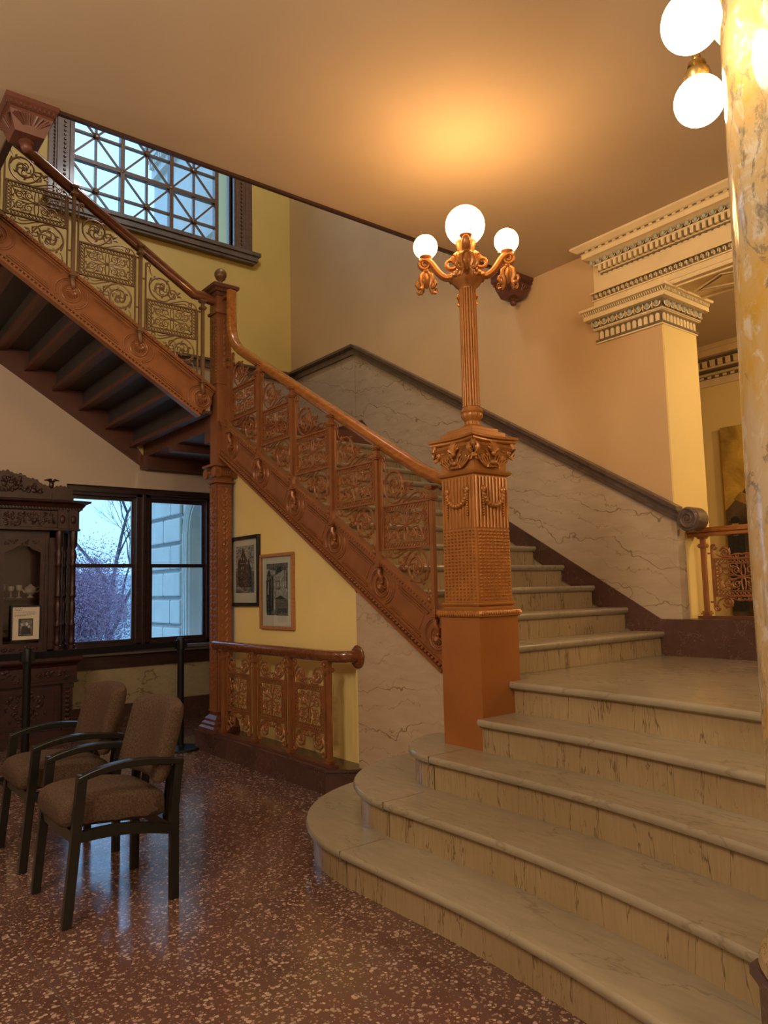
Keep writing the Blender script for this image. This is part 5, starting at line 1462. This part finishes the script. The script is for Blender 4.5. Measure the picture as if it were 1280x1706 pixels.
# glassware on the cabinet shelf
for i, (x, h_, r_) in enumerate(((1.56, .13, .026), (1.63, .11, .03), (1.70, .12, .028), (1.80, .09, .05))):
    mb = MB()
    if i < 3: mb.lathe([(r_, 0), (r_*.9, .006), (.006, .012), (.006, h_*.5), (r_*.8, h_*.6), (r_, h_*.8), (r_*.95, h_), (r_*.85, h_), (r_*.8, h_*.7)], (x, CF+.22, 1.352), 16)
    else: mb.lathe([(.03, 0), (.03, .01), (.012, .02), (.05, .05), (.055, .08), (.045, .10), (.02, .115), (.008, .13)], (x, CF+.22, 1.352), 16); mb.tube([(x+.05, CF+.22, 1.40), (x+.08, CF+.22, 1.42), (x+.075, CF+.22, 1.45), (x+.05, CF+.22, 1.445)], .006, 6); mb.tube([(x-.05, CF+.22, 1.40), (x-.08, CF+.22, 1.44)], .007, 6)
    tag(mb.build('cut_glass_pot' if i == 3 else 'glass_goblet', 'tinglass'), ('cut-glass pot with handle on the cabinet shelf' if i == 3 else ['short glass goblet at the left of the cabinet shelf', 'wide glass goblet second from left on the cabinet shelf', 'glass goblet beside the cut-glass pot on the cabinet shelf'][i]), 'glassware', 'glassware inside the cabinet')
# information sign
sg = empty('information_sign', (1.73, CF+.04, .93), 'white information sheet with a small dark photograph on the cabinet door', 'sign')
T = fr((1.60, CF+.055, .955), (1, 0, 0), (0, 0, 1), (0, -1, 0))
mb = MB(T); w_, h_ = .255, .325
for a_, b_ in (((0, 0), (w_, .012)), ((0, h_-.012), (w_, h_)), ((0, .012), (.012, h_-.012)), ((w_-.012, .012), (w_, h_-.012))): mb.box((*a_, 0), (*b_, .014))
mb.build('frame', 'frame_black', sg, ang=None)
MB(T).box((.012, .012, .001), (w_-.012, h_-.012, .006)).build('sheet', 'card', sg, ang=None)
mb = MB(T)
for k, (a, b, z) in enumerate(((.03, .10, .293), (.03, .09, .281), (.03, .21, .264), (.03, .22, .254), (.03, .20, .244), (.03, .215, .234), (.03, .12, .224))):
    x = a; rr = random.Random(k)
    while x < b: l_ = rr.uniform(.006, .02); mb.box((x, z, .006), (min(x+l_, b), z+(.006 if k < 2 else .0035), .0065)); x += l_+.004
mb.build('text_lines', 'ink2', sg, ang=None)
mb = MB(T); mb.box((.065, .045, .006), (.19, .205, .0066), 0); mb.box((.075, .055, .0066), (.18, .195, .0069), 1)
for (x, z, r_) in ((.10, .15, .013), (.135, .155, .013), (.155, .13, .012)): mb.add([(x+r_*cos(q), z+r_*1.2*sin(q), .0072) for q in [2*pi*i/10 for i in range(10)]], [list(range(10))], 2)
mb.add([(.085, .06, .007), (.175, .06, .007), (.165, .13, .007), (.095, .135, .007)], [(0, 1, 2, 3)], 0)
mb.build('photograph', ['ink', 'ink2', 'ink3'], sg, ang=None)
